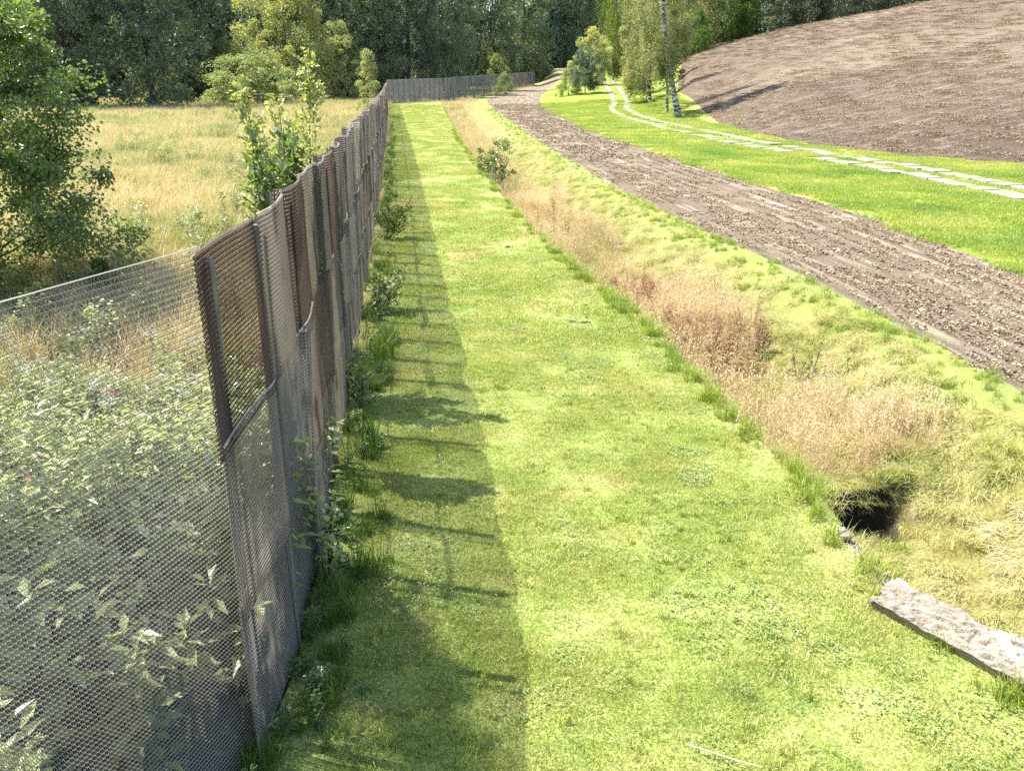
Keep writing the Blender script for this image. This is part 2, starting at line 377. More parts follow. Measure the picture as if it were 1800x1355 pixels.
    M['gold_grass'] = P('golden_grass_blade', [(.12, (.19, .22, .10)), (.3, (.34, .33, .15)), (.5, (.48, .40, .22)), (.8, (.57, .45, .30))], .3, .55, .3, .22, (.3, .1, .6), gain=1.05)
    M['verge_grass'] = P('verge_grass_blade', [(.15, (.11, .19, .03)), (.45, (.22, .29, .045)), (.7, (.33, .34, .08)), (.88, (.46, .41, .17))], .4, .4, .4, .3, (.35, .15, .5))
    M['green_grass'] = P('green_grass_blade', [(.12, (.11, .17, .025)), (.5, (.20, .26, .035)), (.9, (.33, .34, .07))], .4, .4, .4, .5)
    M['dark_grass'] = P('dark_green_grass_blade', [(.12, (.05, .09, .015)), (.5, (.085, .14, .022)), (.9, (.16, .22, .04))], .4, .4, .4, .5)  # darker green for the grass along the fence foot
    M['tan_grass'] = P('tan_seed_grass', [(.1, (.24, .22, .10)), (.4, (.42, .34, .20)), (.65, (.55, .44, .29)), (.92, (.68, .56, .40))], .3, .6, .25, .6, (.4, .25, .35))
    M['pink_grass'] = P('pinkish_seed_grass', [(.1, (.34, .25, .16)), (.5, (.53, .40, .28)), (.92, (.72, .58, .44))], .3, .6, .25, .6, (.4, .25, .35))
    M['lying_grass'] = P('dry_lying_grass', [(.14, (.18, .23, .06)), (.38, (.31, .33, .10)), (.6, (.49, .43, .22)), (.88, (.62, .51, .35))], .3, .55, .3, .6, (.35, .1, .55))
    M['dock'] = P('brown_dock', [(.15, (.10, .05, .03)), (.5, (.20, .10, .055)), (.9, (.33, .20, .10))], .25, .6, .3, .8)
    return M
M = mats()
bl = M  # short alias

# ------------------------------------------------------------------ ground
def rows():
    y = [-6.]
    while y[-1] < 420:
        v = y[-1]
        y.append(v + (.4 if v < 2 else max(.075, .0125*v)))
    return np.array(y)
YR = rows()
def frac(n, pw=1.0): return np.linspace(0, 1, n)**pw
def zone(name, xa, xb, ts, mat, attrs, zoff=0., bump_fn=None, label=None):
    """a strip of ground between two plan lines"""
    A, B = xa(YR), np.maximum(xb(YR), xa(YR)+.002)
    Y = np.repeat(YR[:, None], len(ts), 1); X = A[:, None]+(B-A)[:, None]*ts[None]
    Z = height(X, Y)+zoff
    if bump_fn: Z = Z+bump_fn(X, Y, ts[None])
    r, c = X.shape
    V = np.stack([X, Y, Z], -1).reshape(-1, 3)
    i = (np.arange(r-1)[:, None]*c+np.arange(c-1)[None])
    F = np.stack([i, i+1, i+c+1, i+c], -1).reshape(-1, 4)
    me = mesh_np(name, V, F, smooth=True)
    for k, fn in attrs.items():
        a = me.attributes.new(k, 'FLOAT', 'POINT'); a.data.foreach_set('value', np.asarray(fn(X, Y, np.broadcast_to(ts[None], X.shape)), np.float32).ravel())
    return link(name, me, mat, kind='structure')
LEFT = lambda Y: XF(Y)*0-190.
RIGHT = lambda Y: X7(Y)*0+np.maximum(330., X7(Y)+10)
tm = np.concatenate([np.linspace(0, .80, 30), np.linspace(.81, .96, 16), np.linspace(.965, 1, 26)])
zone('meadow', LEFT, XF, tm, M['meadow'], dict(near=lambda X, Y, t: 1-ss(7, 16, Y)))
zone('lawn', XF, X1, frac(44), M['lawn'], {})
td = np.concatenate([np.linspace(0, .12, 14), np.linspace(.13, .45, 30), np.linspace(.47, 1, 24)])
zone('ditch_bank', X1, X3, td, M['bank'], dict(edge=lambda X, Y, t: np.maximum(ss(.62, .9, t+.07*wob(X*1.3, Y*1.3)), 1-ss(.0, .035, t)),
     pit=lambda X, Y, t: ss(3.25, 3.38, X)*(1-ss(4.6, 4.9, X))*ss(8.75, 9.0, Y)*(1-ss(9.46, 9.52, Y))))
fur = RNG.normal(size=90)
def furrow(X, Y, t):
    return (np.interp(t*89, np.arange(90), fur)*.012+.018*np.sin(t*math.pi*2*11))*ss(0, .03, t)*(1-ss(.97, 1, t))*(1-ss(60, 120, Y))
zone('ploughed_strip', X3, X4, frac(62), M['plough'], dict(across=lambda X, Y, t: t), bump_fn=furrow)
def v_edge(X, Y, t):
    f = X7(Y)-X
    return np.maximum((1-ss(.6, 3.6, f+.6*wob(X, Y)))*(1-.7*ss(80, 110, Y)), (1-ss(.0, .5, X-X4(Y)))*.6)*(Y > 22)
zone('grass_verge', X4, X7, frac(46), M['verge'], dict(edge=v_edge))
zone('ploughed_field', X7, RIGHT, np.concatenate([np.linspace(0, .3, 50), np.linspace(.31, 1, 40)]), M['field'], {})
# ------------------------------------------------------------------ the expanded-metal fences
def strand_sheet(name, warp, W=1.19, Hh=1.14, w_=.0125, p=.029, sx=.0031, sy=.0026, rb=.0013):
    """expanded-metal sheet: zigzag strands leaning out of the plane, corrugated row by row, with a cut rim"""
    G = Geo()
    nk = int(W/w_); nm = int(Hh/p)*2
    k = np.arange(nk)[:, None]; m = np.arange(nm+1)[None]
    x = (k+.5)*w_+.25*w_*np.where((m+k) % 2, 1, -1); z = m*p/2+0*k
    yo = np.where(m % 2, .0055, -.0055)+0*k
    L = np.stack([x-sx, yo-sy, z], -1); Rr = np.stack([x+sx, yo+sy, z], -1)
    V = np.stack([L, Rr], 2)                      # nk, nm+1, 2, 3
    base = (np.arange(nk)[:, None]*(nm+1)+np.arange(nm)[None])*2
    F = np.stack([base, base+1, base+3, base+2], -1).reshape(-1, 4)
    V = V.reshape(-1, 3)
    G.add(V, F)
    xx = np.linspace(0, W, 26)                       # the bonds between strands read as ribs, row by row
    for r in range(1, nm//2):
        z0 = r*p
        Q = np.stack([np.stack([xx, xx*0-.0075, xx*0+z0-rb], -1), np.stack([xx, xx*0-.0035, xx*0+z0+rb], -1)], 1).reshape(-1, 3)
        b = np.arange(25)[:, None]*2; G.add(Q, (b+[0, 2, 3, 1]))
    zz = np.linspace(0, Hh, 24)
    for xa, xb in ((0, .007), (W-.007, W)):
        Q = np.stack([np.stack([zz*0+xa, zz*0, zz], -1), np.stack([zz*0+xb, zz*0+.002, zz], -1)], 1).reshape(-1, 3)
        b = np.arange(23)[:, None]*2; G.add(Q, (b+[0, 1, 3, 2]))
    xx = np.linspace(0, W, 24)
    for za in (0, Hh-.004):
        Q = np.stack([np.stack([xx, xx*0-.004, xx*0+za], -1), np.stack([xx, xx*0+.004, xx*0+za+.004], -1)], 1).reshape(-1, 3)
        b = np.arange(23)[:, None]*2; G.add(Q, (b+[0, 1, 3, 2]))
    me = G.mesh(name)
    co = np.empty(len(me.vertices)*3, np.float32); me.vertices.foreach_get('co', co); co = co.reshape(-1, 3)
    dx, dy = warp(co[:, 0]/W, co[:, 2]/Hh); co[:, 0] += dx; co[:, 1] += dy
    me.vertices.foreach_set('co', co.ravel()); me.update(); return me
def wp(bow, curl, side, lean=0., ripple=0.):
    def f(u, v):
        e = np.exp(-((1-u) if side > 0 else u)/.07)
        dy = bow*np.sin(u*math.pi)*(.6+.4*v)+curl*e*(.55+.45*v)+lean*v*(u-.5)+ripple*np.sin(u*9+v*2)
        return -.25*abs(curl)*e*np.sign(side), dy
    return f
WARPS = [wp(.03, .05, 1), wp(-.04, .09, -1, .03), wp(.06, -.05, 1, -.04), wp(-.03, .12, 1, .03, .006), wp(.02, .03, -1, .0, .008), wp(.05, .07, -1, -.05)]
sheets = [strand_sheet('mesh_sheet', f) for f in WARPS]
open_sheets = sheets[:]
rust_sheet = strand_sheet('mesh_sheet', WARPS[0], sx=.0036, sy=.0044, rb=.0024)
sheets = [strand_sheet('mesh_sheet', f, sx=.0021, sy=.0046, rb=.0026) for f in WARPS]
long_sheets = [strand_sheet('mesh_sheet', wp(-.03, .02, 1, 0, .006), W=2.18, Hh=3.34, w_=.0115, sx=.0031, sy=.0025, rb=.0015)]
for sh in sheets+open_sheets+long_sheets+[rust_sheet]: sh.materials.append(M['steel_grey'])
def plain_sheet(name, amp=.02):
    """far sheets: the same corrugated plate, a few louvred rows only"""
    G = Geo(); nr = 9
    for r in range(nr):
        z0, z1 = r*1.14/nr, (r+.93)*1.14/nr
        G.add([(0, -.02, z0), (1.17, -.02+amp, z0), (1.17, .02+amp, z1), (0, .02, z1)], [(0, 1, 2, 3)])
    me = G.mesh(name); me.materials.append(M['steel_grey']); return me
far_sheets = [plain_sheet('mesh_sheet', a) for a in (.02, -.03)]
def post_mesh():
    G = Geo(); a, c, h = .031, .008, 3.17
    ring = [(a-c, -a), (a, -a+c), (a, a-c), (a-c, a), (-a+c, a), (-a, a-c), (-a, -a+c), (-a+c, -a)]
    V = [(x, y, z) for z in (-.3, h) for x, y in ring]+[(x*.8, y*.8, h+.03) for x, y in ring]
    F = [(i, (i+1) % 8, 8+(i+1) % 8, 8+i) for i in range(8)]+[(8+i, 8+(i+1) % 8, 16+(i+1) % 8, 16+i) for i in range(8)]
    F += [(16, 17, 18, 19), (16, 19, 20, 23), (20, 21, 22, 23)]
    G.add(V, F); me = G.mesh('post'); me.materials.append(M['post']); return me
PM = post_mesh()
def walk(pts, step):
    """points along a polyline, a fixed distance apart"""
    a = np.array(pts, float); s = np.concatenate([[0], np.cumsum(np.hypot(*np.diff(a, axis=0).T))])
    q = np.arange(0, s[-1], step); return np.stack([np.interp(q, s, a[:, 0]), np.interp(q, s, a[:, 1])], 1)
PALE = [M['hazed_steel'], M['hazed_steel'], M['steel_tan'], M['hazed_tan']]
STEEL = [M['steel_grey'], M['steel_tan'], M['steel_rust'], M['steel_dark']]
far_steel = {}
def build_fence(label, pts, step, meshes, near_cut=None, special={}, hgt=0., skip=(), pale=False):
    f = empty('border_fence', (pts[0][0], pts[0][1], float(height(pts[0][0], pts[0][1]))), label, 'fence')
    inv = np.array(f.location)
    rg = random.Random(5); far = Geo(); nb = 0
    for i in range(len(pts)-1):
        if near_cut and i == d0-1: continue
        (xa, ya), (xb, yb) = pts[i], pts[i+1]
        if near_cut and i == d0-2: xb, yb = pts[i+2]
        a = math.atan2(yb-ya, xb-xa); g = float(height(xa, ya))
        if i not in skip and (near_cut is None or i < near_cut or i % 3 == 0):
            o = link('post', PM, None, f); nx, ny = -math.sin(a), math.cos(a)
            if pale: nx, ny = -nx, -ny
            o.location = (xa+nx*.06-inv[0], ya+ny*.06-inv[1], g-.05-inv[2]); o.rotation_euler = (rg.uniform(-.015, .015), rg.uniform(-.015, .015), a)
        for tier in range(3):
            me = rg.choice(meshes); z = g+.0+tier*1.045+rg.uniform(-.02, .02)+hgt
            off = .012*(tier % 2)+.016*(i % 2)
            x = xa+math.sin(a)*off-math.cos(a)*.19; y = ya-math.cos(a)*off-math.sin(a)*.19
            r = rg.random()
            mt = STEEL[0] if r < .50 else STEEL[1] if r < .86 else STEEL[2] if r < .96 else STEEL[3]
            mi = special.get((i, tier))
            if near_cut and i <= d0: me = open_sheets[meshes.index(me)]
            if pale: mt = PALE[min(3, int(r*4))]
            if mi is not None:
                mt = STEEL[mi[0]]; me = (open_sheets if i <= d0 else meshes)[mi[1]]
            if near_cut and i == d0-2 and tier: continue
            if near_cut and i == d0-2: me = long_sheets[0]; mt = STEEL[0]; z = g-.13; x -= math.cos(a)*.06; y -= math.sin(a)*.06
            if near_cut and i == d0: me = rust_sheet
            if near_cut and i == d0: x += math.cos(a)*-.10; y += math.sin(a)*-.10
            tilt = (rg.uniform(-.012, .012), rg.uniform(-.012, .012), a+rg.uniform(-.02, .02))
            if near_cut is not None and i >= near_cut:
                V = np.array([v.co for v in far_sheets[0].vertices]); ca, sa = math.cos(a), math.sin(a)
                Vw = np.stack([V[:, 0]*ca-V[:, 1]*sa+x-inv[0], V[:, 0]*sa+V[:, 1]*ca+y-inv[1], V[:, 2]+z-inv[2]], 1)
                far.add(Vw, [list(p.vertices) for p in far_sheets[0].polygons]); nb += 1
                continue
            o = bpy.data.objects.new('mesh_panel', me); COL.objects.link(o); o.parent = f
            o.location = (x-inv[0], y-inv[1], z-inv[2]); o.rotation_euler = tilt
            if mt is not me.materials[0]:
                o.material_slots[0].link = 'OBJECT'; o.material_slots[0].material = mt
    if nb: link('distant_panels', far.mesh('distant_panels'), M['steel_grey'], f, kind='stuff')
    return f
ys = np.concatenate([[-.3], np.arange(0, 127, .5), [127]])
near_pts = walk([(float(XF(y)), float(y)) for y in ys], 1.02)
# slide the joints so that one falls at y = 4.15
d0 = np.hypot(near_pts[:, 0]+1.68, near_pts[:, 1]-4.18).argmin()
full = [(float(XF(y)), float(y)) for y in ys]
sh_ = near_pts[d0][1]-4.18
near_pts = walk([(float(XF(y-sh_)), float(y-sh_)) for y in ys[1:-1]]+[(-17.5, 127.)], 1.02)
d0 = int(np.hypot(near_pts[:, 0]+1.68, near_pts[:, 1]-4.18).argmin())
SP = {(d0-1, 2): (0, 4), (d0-1, 1): (0, 0), (d0-1, 0): (0, 0), (d0, 2): (3, 0), (d0, 1): (1, 0), (d0, 0): (0, 4), (d0+1, 2): (1, 3), (d0+1, 1): (0, 2), (d0+1, 0): (0, 2),
      (d0+2, 2): (2, 1), (d0+2, 1): (1, 3), (d0+2, 0): (0, 0), (d0+3, 2): (1, 4), (d0+3, 1): (2, 2), (d0+4, 2): (0, 3), (d0+5, 2): (2, 1), (d0+4, 1): (1, 0), (d0+7, 2): (2, 2)}
build_fence('tall grey and rusty metal mesh fence running along the left side of the mown lawn', [tuple(p) for p in near_pts], 1.02, sheets, near_cut=98, special=SP, skip=(d0-1, d0-2))
fp = [(-17.5, 127), (-10.3, 137), (-4, 170), (6, 235)]
far_pts = walk(fp, 1.12)
fs = [(float(x), float(y)) for x, y in far_pts][:100]
build_fence('distant pale stretch of mesh fence crossing beyond the far end of the lawn', fs, 1.12, far_sheets, pale=True)

# ------------------------------------------------------------------ scatter of ground cover (countless stuff)
def scatter(name, label, pts, rot, scl, idx, protos, group_kind='stuff'):
    n = len(pts)
    me = bpy.data.meshes.new(name); me.vertices.add(n); me.vertices.foreach_set('co', np.asarray(pts, np.float32).ravel())
    for k, t, v in (('rot', 'FLOAT_VECTOR', rot), ('scl', 'FLOAT', scl), ('idx', 'INT', idx)):
        a = me.attributes.new(k, t, 'POINT'); a.data.foreach_set('vector' if t == 'FLOAT_VECTOR' else 'value', np.ascontiguousarray(v, np.int32 if t == 'INT' else np.float32).ravel())
    me.update()
    col = bpy.data.collections.new(name+'_kinds')
    for k, p in enumerate(protos):
        p.name = '%s_kind_%02d' % (name, k); col.objects.link(p)
    g = bpy.data.node_groups.new(name, 'GeometryNodeTree')
    g.interface.new_socket('Geometry', in_out='INPUT', socket_type='NodeSocketGeometry'); g.interface.new_socket('Geometry', in_out='OUTPUT', socket_type='NodeSocketGeometry')
    gi = g.nodes.new('NodeGroupInput'); go = g.nodes.new('NodeGroupOutput'); ip = g.nodes.new('GeometryNodeInstanceOnPoints')
    ci = g.nodes.new('GeometryNodeCollectionInfo'); ci.inputs['Collection'].default_value = col
    ci.inputs['Separate Children'].default_value = True; ci.inputs['Reset Children'].default_value = True
    def na(nm, dt):
        x = g.nodes.new('GeometryNodeInputNamedAttribute'); x.data_type = dt; x.inputs[0].default_value = nm
        return next(o for o in x.outputs if o.enabled and o.name == 'Attribute')
    L = g.links.new
    L(gi.outputs[0], ip.inputs['Points']); L(ci.outputs[0], ip.inputs['Instance']); ip.inputs['Pick Instance'].default_value = True
    L(na('idx', 'INT'), ip.inputs['Instance Index']); L(na('rot', 'FLOAT_VECTOR'), ip.inputs['Rotation']); L(na('scl', 'FLOAT'), ip.inputs['Scale'])
    L(ip.outputs[0], go.inputs[0])
    o = bpy.data.objects.new(name, me); COL.objects.link(o)
    o.modifiers.new('scatter', 'NODES').node_group = g
    o['kind'] = 'stuff'; o['label'] = label
    return o
def proto(me, mat):
    me.materials.append(mat); return bpy.data.objects.new('kind', me)
def spray(xlo, xhi, ylo, yhi, dens, grow=1.0, cap=60000):
    """random points between two plan lines; density falls with distance as 1/(y/ref)^grow"""
    out = []
    y = ylo
    while y < yhi:
        dy = max(.5, y*.04); ym = y+dy/2
        a, b = float(xlo(ym)), float(xhi(ym)); A = max(b-a, 0)*dy
        n = RNG.poisson(A*dens(ym))
        Y = RNG.uniform(y, y+dy, n); out.append(np.stack([xlo(Y)+(xhi(Y)-xlo(Y))*RNG.uniform(0, 1, n), Y], 1))
        y += dy
    P = np.concatenate(out)[:cap]
    return np.column_stack([P, height(P[:, 0], P[:, 1])])
def rotz(n, tilt=.0):
    r = np.zeros((n, 3)); r[:, 2] = rnd(n, 0, 2*math.pi)
    if tilt: r[:, 0] = RNG.normal(0, tilt, n); r[:, 1] = RNG.normal(0, tilt, n)
    return r
vis = lambda P, m=1.15: np.abs(P[:, 0]) < .6*m*(P[:, 1]*.94+1.4)+.6     # keep to what the view can reach, with a margin

def weed(n, h, rad, L, Wd, stems=3, fl=None):
    G = Geo()
    for s_ in range(stems):
        a = RNG.random()*6.283; rr = rad*RNG.random(); top = np.array([math.cos(a)*rr, math.sin(a)*rr, h*RNG.uniform(.7, 1)]); b = top*[.25, .25, 0]-[0, 0, .05]
        w0 = .009; s = np.array([w0, 0, 0]); q = np.array([0, w0, 0])
        G.add([b-s, b+s, top], [(0, 1, 2)], .15); G.add([b-q, b+q, top], [(0, 1, 2)], .15)
        m = n//stems; t = rnd(m, .18, 1)**.8; P = b+(top-b)*t[:, None]; az = rnd(m, 0, 6.283)
        br = (rad*.7*(1.05-t)*rnd(m))[:, None]*np.stack([np.cos(az), np.sin(az), .4+0*az], 1); P = P+br
        D = unit(np.stack([np.cos(az), np.sin(az), rnd(m, -.35, .55)], 1)+.35*sphere(m))
        leaves(G, P, D, np.array([0, 0, 1.])+.45*sphere(m), rnd(m, .6, 1.1)*L, Wd, np.clip(t*.6+rnd(m, -.1, .4), 0, 1))
    return G
def tuft_(n):
    G = Geo(); P = np.stack([RNG.normal(0, .025, n), RNG.normal(0, .025, n), 0*rnd(n)], 1)
    blades(G, P, rnd(n, .05, .10), rnd(n, .15, 1.1), rnd(n, 0, 6.283), .006, rnd(n), .5); return G
# mown lawn
def lawn_patch(n, rad, h0, h1, wd):
    G = Geo(); r = rad*np.sqrt(rnd(n))*1.0; a = rnd(n, 0, 2*math.pi)
    P = np.stack([r*np.cos(a), r*np.sin(a), 0*r-.005], 1)
    az = rnd(n, 0, 2*math.pi); H_ = rnd(n, h0, h1); ln = rnd(n, .25, 1.15)
    s = np.stack([-np.sin(az+rnd(n, -1, 1)), np.cos(az+rnd(n, -1, 1)), 0*az], 1)
    tip = P+np.stack([np.cos(az)*np.sin(ln), np.sin(az)*np.sin(ln), np.cos(ln)], 1)*H_[:, None]
    V = np.stack([P-s*wd/2, P+s*wd/2, tip], 1).reshape(-1, 3)
    G.add(V, np.arange(n)[:, None]*3+[0, 1, 2], np.repeat(rnd(n), 3)); return G.mesh('lawn_patch')
LA = [proto(lawn_patch(1500, .36, .018, .05, .005), M['blade']) for _ in range(4)]
P = spray(XF, X1, 2.6, 14, lambda y: 10.0); P = P[vis(P, 1.25)]
print('lawn near', len(P))
scatter('lawn_grass', 'short mown blades of the bright green lawn', P, rotz(len(P)), rnd(len(P), .8, 1.15), RNG.integers(0, 4, len(P)), LA)
LB = [proto(lawn_patch(900, .5, .02, .06, .012), M['blade']) for _ in range(3)]
P = spray(XF, X1, 13, 126, lambda y: 4.5 if y < 28 else (3 if y < 50 else 2.2))
scatter('distant_lawn_grass', 'short mown blades further along the lawn', P, rotz(len(P)), rnd(len(P), .8, 1.15), RNG.integers(0, 3, len(P)), LB)

def clover(n, rad):
    G = Geo(); r = rad*np.sqrt(rnd(n)); a = rnd(n, 0, 6.283); P = np.stack([r*np.cos(a), r*np.sin(a), rnd(n, .02, .045)], 1)
    az = rnd(n, 0, 6.283); leaves(G, P, unit(np.stack([np.cos(az), np.sin(az), rnd(n, -.2, .4)], 1)), unit(np.array([0, 0, 1.])+.4*sphere(n)), rnd(n, .014, .026), .016, rnd(n)); return G.mesh('g')
CL = [proto(clover(90, .16), M['clover']) for _ in range(3)]
P = spray(lambda y: XF(y)+.5, lambda y: X1(y)-.1, 2.6, 20, lambda y: 12.); k = wob(P[:, 0]*2.2+1, P[:, 1]*1.6)+RNG.normal(0, .25, len(P)); P = P[(k > .38) & vis(P)]
scatter('clover', 'low pale clover and weeds in patches of the lawn', P, rotz(len(P)), rnd(len(P), .7, 1.2), RNG.integers(0, 3, len(P)), CL)
LT = [proto(tuft_(26).mesh('g'), M['blade']) for _ in range(4)]
P = spray(lambda y: XF(y)+.4, X1, 2.6, 24, lambda y: 26. if y < 12 else 9.); P = P[vis(P)]; P = P[RNG.random(len(P)) < np.clip(.5+.8*wob(P[:, 0]*3, P[:, 1]*3), .1, 1)]
scatter('lawn_tufts', 'slightly longer tufts the mower left standing in the lawn', P, rotz(len(P), .2), rnd(len(P), .5, 1.2), RNG.integers(0, 4, len(P)), LT)
def clippings(n=34):
    G = Geo(); P = np.stack([RNG.normal(0, .16, n), RNG.normal(0, .16, n), rnd(n, .02, .045)], 1); az = rnd(n, 0, 6.283)
    leaves(G, P, unit(np.stack([np.cos(az), np.sin(az), rnd(n, -.2, .2)], 1)), unit(np.array([0, 0, 1.])+.3*sphere(n)), rnd(n, .02, .06), .006, rnd(n)); return G.mesh('g')
P = spray(lambda y: XF(y)+.4, X1, 2.6, 18, lambda y: 7.); P = P[(wob(P[:, 0]*1.4, P[:, 1]*1.9)+RNG.normal(0, .3, len(P)) > .1) & vis(P)]
scatter('clippings', 'dry straw-coloured clippings lying on the lawn', P, rotz(len(P)), rnd(len(P), .7, 1.3), RNG.integers(0, 1, len(P)), [proto(clippings(), M['lying_grass'])])
# grass tufts
def tuft(n, rad, h0, h1, wd, l0, l1, bend=.5, az=None, tl=(0, 1)):
    G = Geo(); r = rad*np.sqrt(rnd(n)); a = rnd(n, 0, 2*math.pi)
    P = np.stack([r*np.cos(a), r*np.sin(a), 0*r-.02], 1)
    z = rnd(n, 0, 2*math.pi) if az is None else RNG.normal(az, .45, n)
    blades(G, P, rnd(n, h0, h1), rnd(n, l0, l1), z, wd, rnd(n, *tl), bend); return G
def seedtuft(n, rad, h0, h1, wd, l1=.5):
    G = Geo(); r = rad*np.sqrt(rnd(n)); a = rnd(n, 0, 2*math.pi)
    P = np.stack([r*np.cos(a), r*np.sin(a), 0*r-.02], 1); H_ = rnd(n, h0, h1); ln = rnd(n, .03, l1); az = rnd(n, 0, 2*math.pi); t = rnd(n, 0, .6)
    blades(G, P, H_, ln, az, wd, t, .4)
    # feathery heads
    tip = P+np.stack([np.cos(az)*np.sin(ln), np.sin(az)*np.sin(ln), np.cos(ln)], 1)*H_[:, None]
    for q in range(7):
        k = rnd(n, -.16, .0)[:, None]; D = unit(sphere(n)+[0, 0, .8])
        leaves(G, tip+k*[0, 0, 1], D, sphere(n), rnd(n, .03, .07), wd*1.8, np.clip(t+rnd(n, .2, .5), 0, 1))
    # basal blades
    blades(G, P[:n//2], H_[:n//2]*.5, rnd(n//2, .3, 1.0), rnd(n//2, 0, 6.28), wd*1.5, rnd(n//2, 0, .35), .6)
    return G
GT = [proto(tuft(60, .13, .14, .34, .008, .15, 1.0).mesh('g'), M['green_grass']) for _ in range(3)]
def band(xa, xb, ylo, yhi, dens, sc=(.7, 1.3), n_=3):
    P = spray(xa, xb, ylo, yhi, dens); P = P[vis(P)]
    return P, rotz(len(P), .12), rnd(len(P), *sc), RNG.integers(0, n_, len(P))
def both(*bs): return [np.concatenate(q) for q in zip(*bs)]
B = both(band(lambda y: X1(y)-.22, lambda y: X1(y)+.12, 4, 70, lambda y: 24 if y < 20 else 9, (.35, 1.1)),
         band(lambda y: X3(y)-1.15+.3*np.sin(y*1.3), lambda y: X3(y)+.05, 6, 110, lambda y: 9 if y < 30 else 4.5, (.3, .75)),
         band(lambda y: X4(y)-.05, lambda y: X4(y)+1.2, 14, 90, lambda y: 4 if y < 30 else 2, (.3, .7)),
)
scatter('long_green_grass', 'longer bright green grass fringing the ditch, the ploughed strip and the verge', *B, GT)
VG = [proto(tuft(700, .8, .07, .17, .016, .2, 1.1).mesh('g'), M['verge_grass']) for _ in range(4)]
P = spray(lambda y: X4(y)+.3, lambda y: X7(y)-.2, 15, 125, lambda y: 2.6 if y < 60 else 1.2); P = P[vis(P)]; P = P[np.abs(np.abs(P[:, 0]-XT(P[:, 1]))-.95) > .3]
scatter('verge_grass', 'bright green grass covering the verge between strip, track and field', P, rotz(len(P)), rnd(len(P), .6, 1.15)*np.where(P[:, 1] > 60, 1.4, 1), RNG.integers(0, 4, len(P)), VG)
DT = [proto(tuft(70, .14, .15, .42, .008, .1, .9).mesh('g'), M['dark_grass']) for _ in range(3)]
B = band(lambda y: XF(y)+.02, lambda y: XF(y)+.42+.15*np.sin(y*1.1)+.1*np.sin(y*2.9), 3.4, 80, lambda y: 26 if y < 16 else 10, (.35, .95))
scatter('fence_foot_grass', 'long dark green grass at the foot of the mesh fence', *B, DT)

FW = [proto(weed(90, h, .2, .075, .04, 5).mesh('g'), M['foot_herb']) for h in (.3, .45, .6)]
P = spray(lambda y: XF(y)+.04, lambda y: XF(y)+.42+.2*np.sin(y*1.7), 3.2, 60, lambda y: 10 if y < 16 else 4)
scatter('fence_foot_weeds', 'broad-leaved weeds growing along the foot of the mesh fence', P, rotz(len(P), .15), rnd(len(P), .25, .75), RNG.integers(0, 3, len(P)), FW)
# dry grass in the ditch and on its bank
TG = [proto(seedtuft(26, .15, .45, .85, .005).mesh('g'), M['tan_grass']) for _ in range(3)]+[proto(seedtuft(26, .15, .45, .8, .005).mesh('g'), M['pink_grass']) for _ in range(3)]
a = spray(lambda y: X1(y)+.3, lambda y: X1(y)+2.35+.3*np.sin(y*.8), 8.9, 34, lambda y: 26.)
b = spray(lambda y: X1(y)+.2, lambda y: X1(y)+.45*(X3(y)-X1(y)), 34, 125, lambda y: 10. if y < 70 else 5)
c = spray(lambda y: XF(y)+.6, lambda y: XF(y)+.8*(X3(y)-XF(y)), 128, 215, lambda y: 2.0)
P = np.concatenate([a, b, c])
P = P[~((P[:, 1] < 9.6) | ((P[:, 1] < 10.) & (P[:, 0] > 4.9)))]
P = P[RNG.random(len(P)) < np.clip(.72+.6*wob(P[:, 0]*1.2, P[:, 1]*1.2), .15, 1)]
sc = rnd(len(P), .7, 1.35)*np.where(P[:, 1] > 120, .75, 1)*(.85+.25*wob(P[:, 0]*.7, P[:, 1]*.9))
ix = np.where(wob(P[:, 0]*.8+5, P[:, 1]*.8)+RNG.normal(0, .25, len(P)) > 0, 0, 3)+RNG.integers(0, 3, len(P))
scatter('ditch_seed_grass', 'tall tan and pinkish seeding grass filling the ditch', P, rotz(len(P), .1), sc, ix, TG)
LG = [proto(tuft(60, .2, .18, .42, .008, .9, 1.5, .25, math.pi+.35).mesh('g'), M['lying_grass']) for _ in range(4)]
P = spray(lambda y: X1(y)+.9, lambda y: X3(y)-.45, 4.5, 60, lambda y: 13. if y < 16 else 6.)
P = P[vis(P)]
P = P[~((P[:, 0] < 4.5) & (P[:, 0] > 3.35) & (P[:, 1] > 8.3) & (P[:, 1] < 9.45))]
r = rotz(len(P), .12); r[:, 2] = RNG.normal(0, .35, len(P))
scatter('lying_dry_grass', 'dry yellow grass combed flat down the far bank of the ditch', P, r, rnd(len(P), .6, 1.2), RNG.integers(0, 4, len(P)), LG)
MG = [proto(tuft(60, .16, .12, .32, .007, .2, 1.2).mesh('g'), M['green_grass']) for _ in range(2)]+[proto(tuft(60, .18, .15, .35, .006, .4, 1.4).mesh('g'), M['lying_grass']) for _ in range(2)]
P = np.concatenate([spray(lambda y: X1(y)+.1, lambda y: X1(y)+1.2, 4.3, 9., lambda y: 22.), spray(lambda y: X1(y)+.2, lambda y: X3(y), 5, 34, lambda y: 4.5 if y < 16 else 2.5)])
P = P[~((P[:, 0] < 4.6) & (P[:, 0] > 3.35) & (P[:, 1] > 8.6) & (P[:, 1] < 9.4))]
scatter('ditch_mixed_grass', 'mixed green and yellow grass in the near end of the ditch', P, rotz(len(P), .15), rnd(len(P), .5, 1.15), RNG.integers(0, 4, len(P)), MG)
P = np.array([(x, y, float(height(x, y))) for x, y in zip(rnd(9, 3.4, 4.5), rnd(9, 8.8, 9.3))])
scatter('hole_grass', 'few green blades growing inside the dark hole', P, rotz(len(P), .2), rnd(len(P), .5, .9), RNG.integers(0, 3, len(P)), [bpy.data.objects.new('k', p.data) for p in GT])
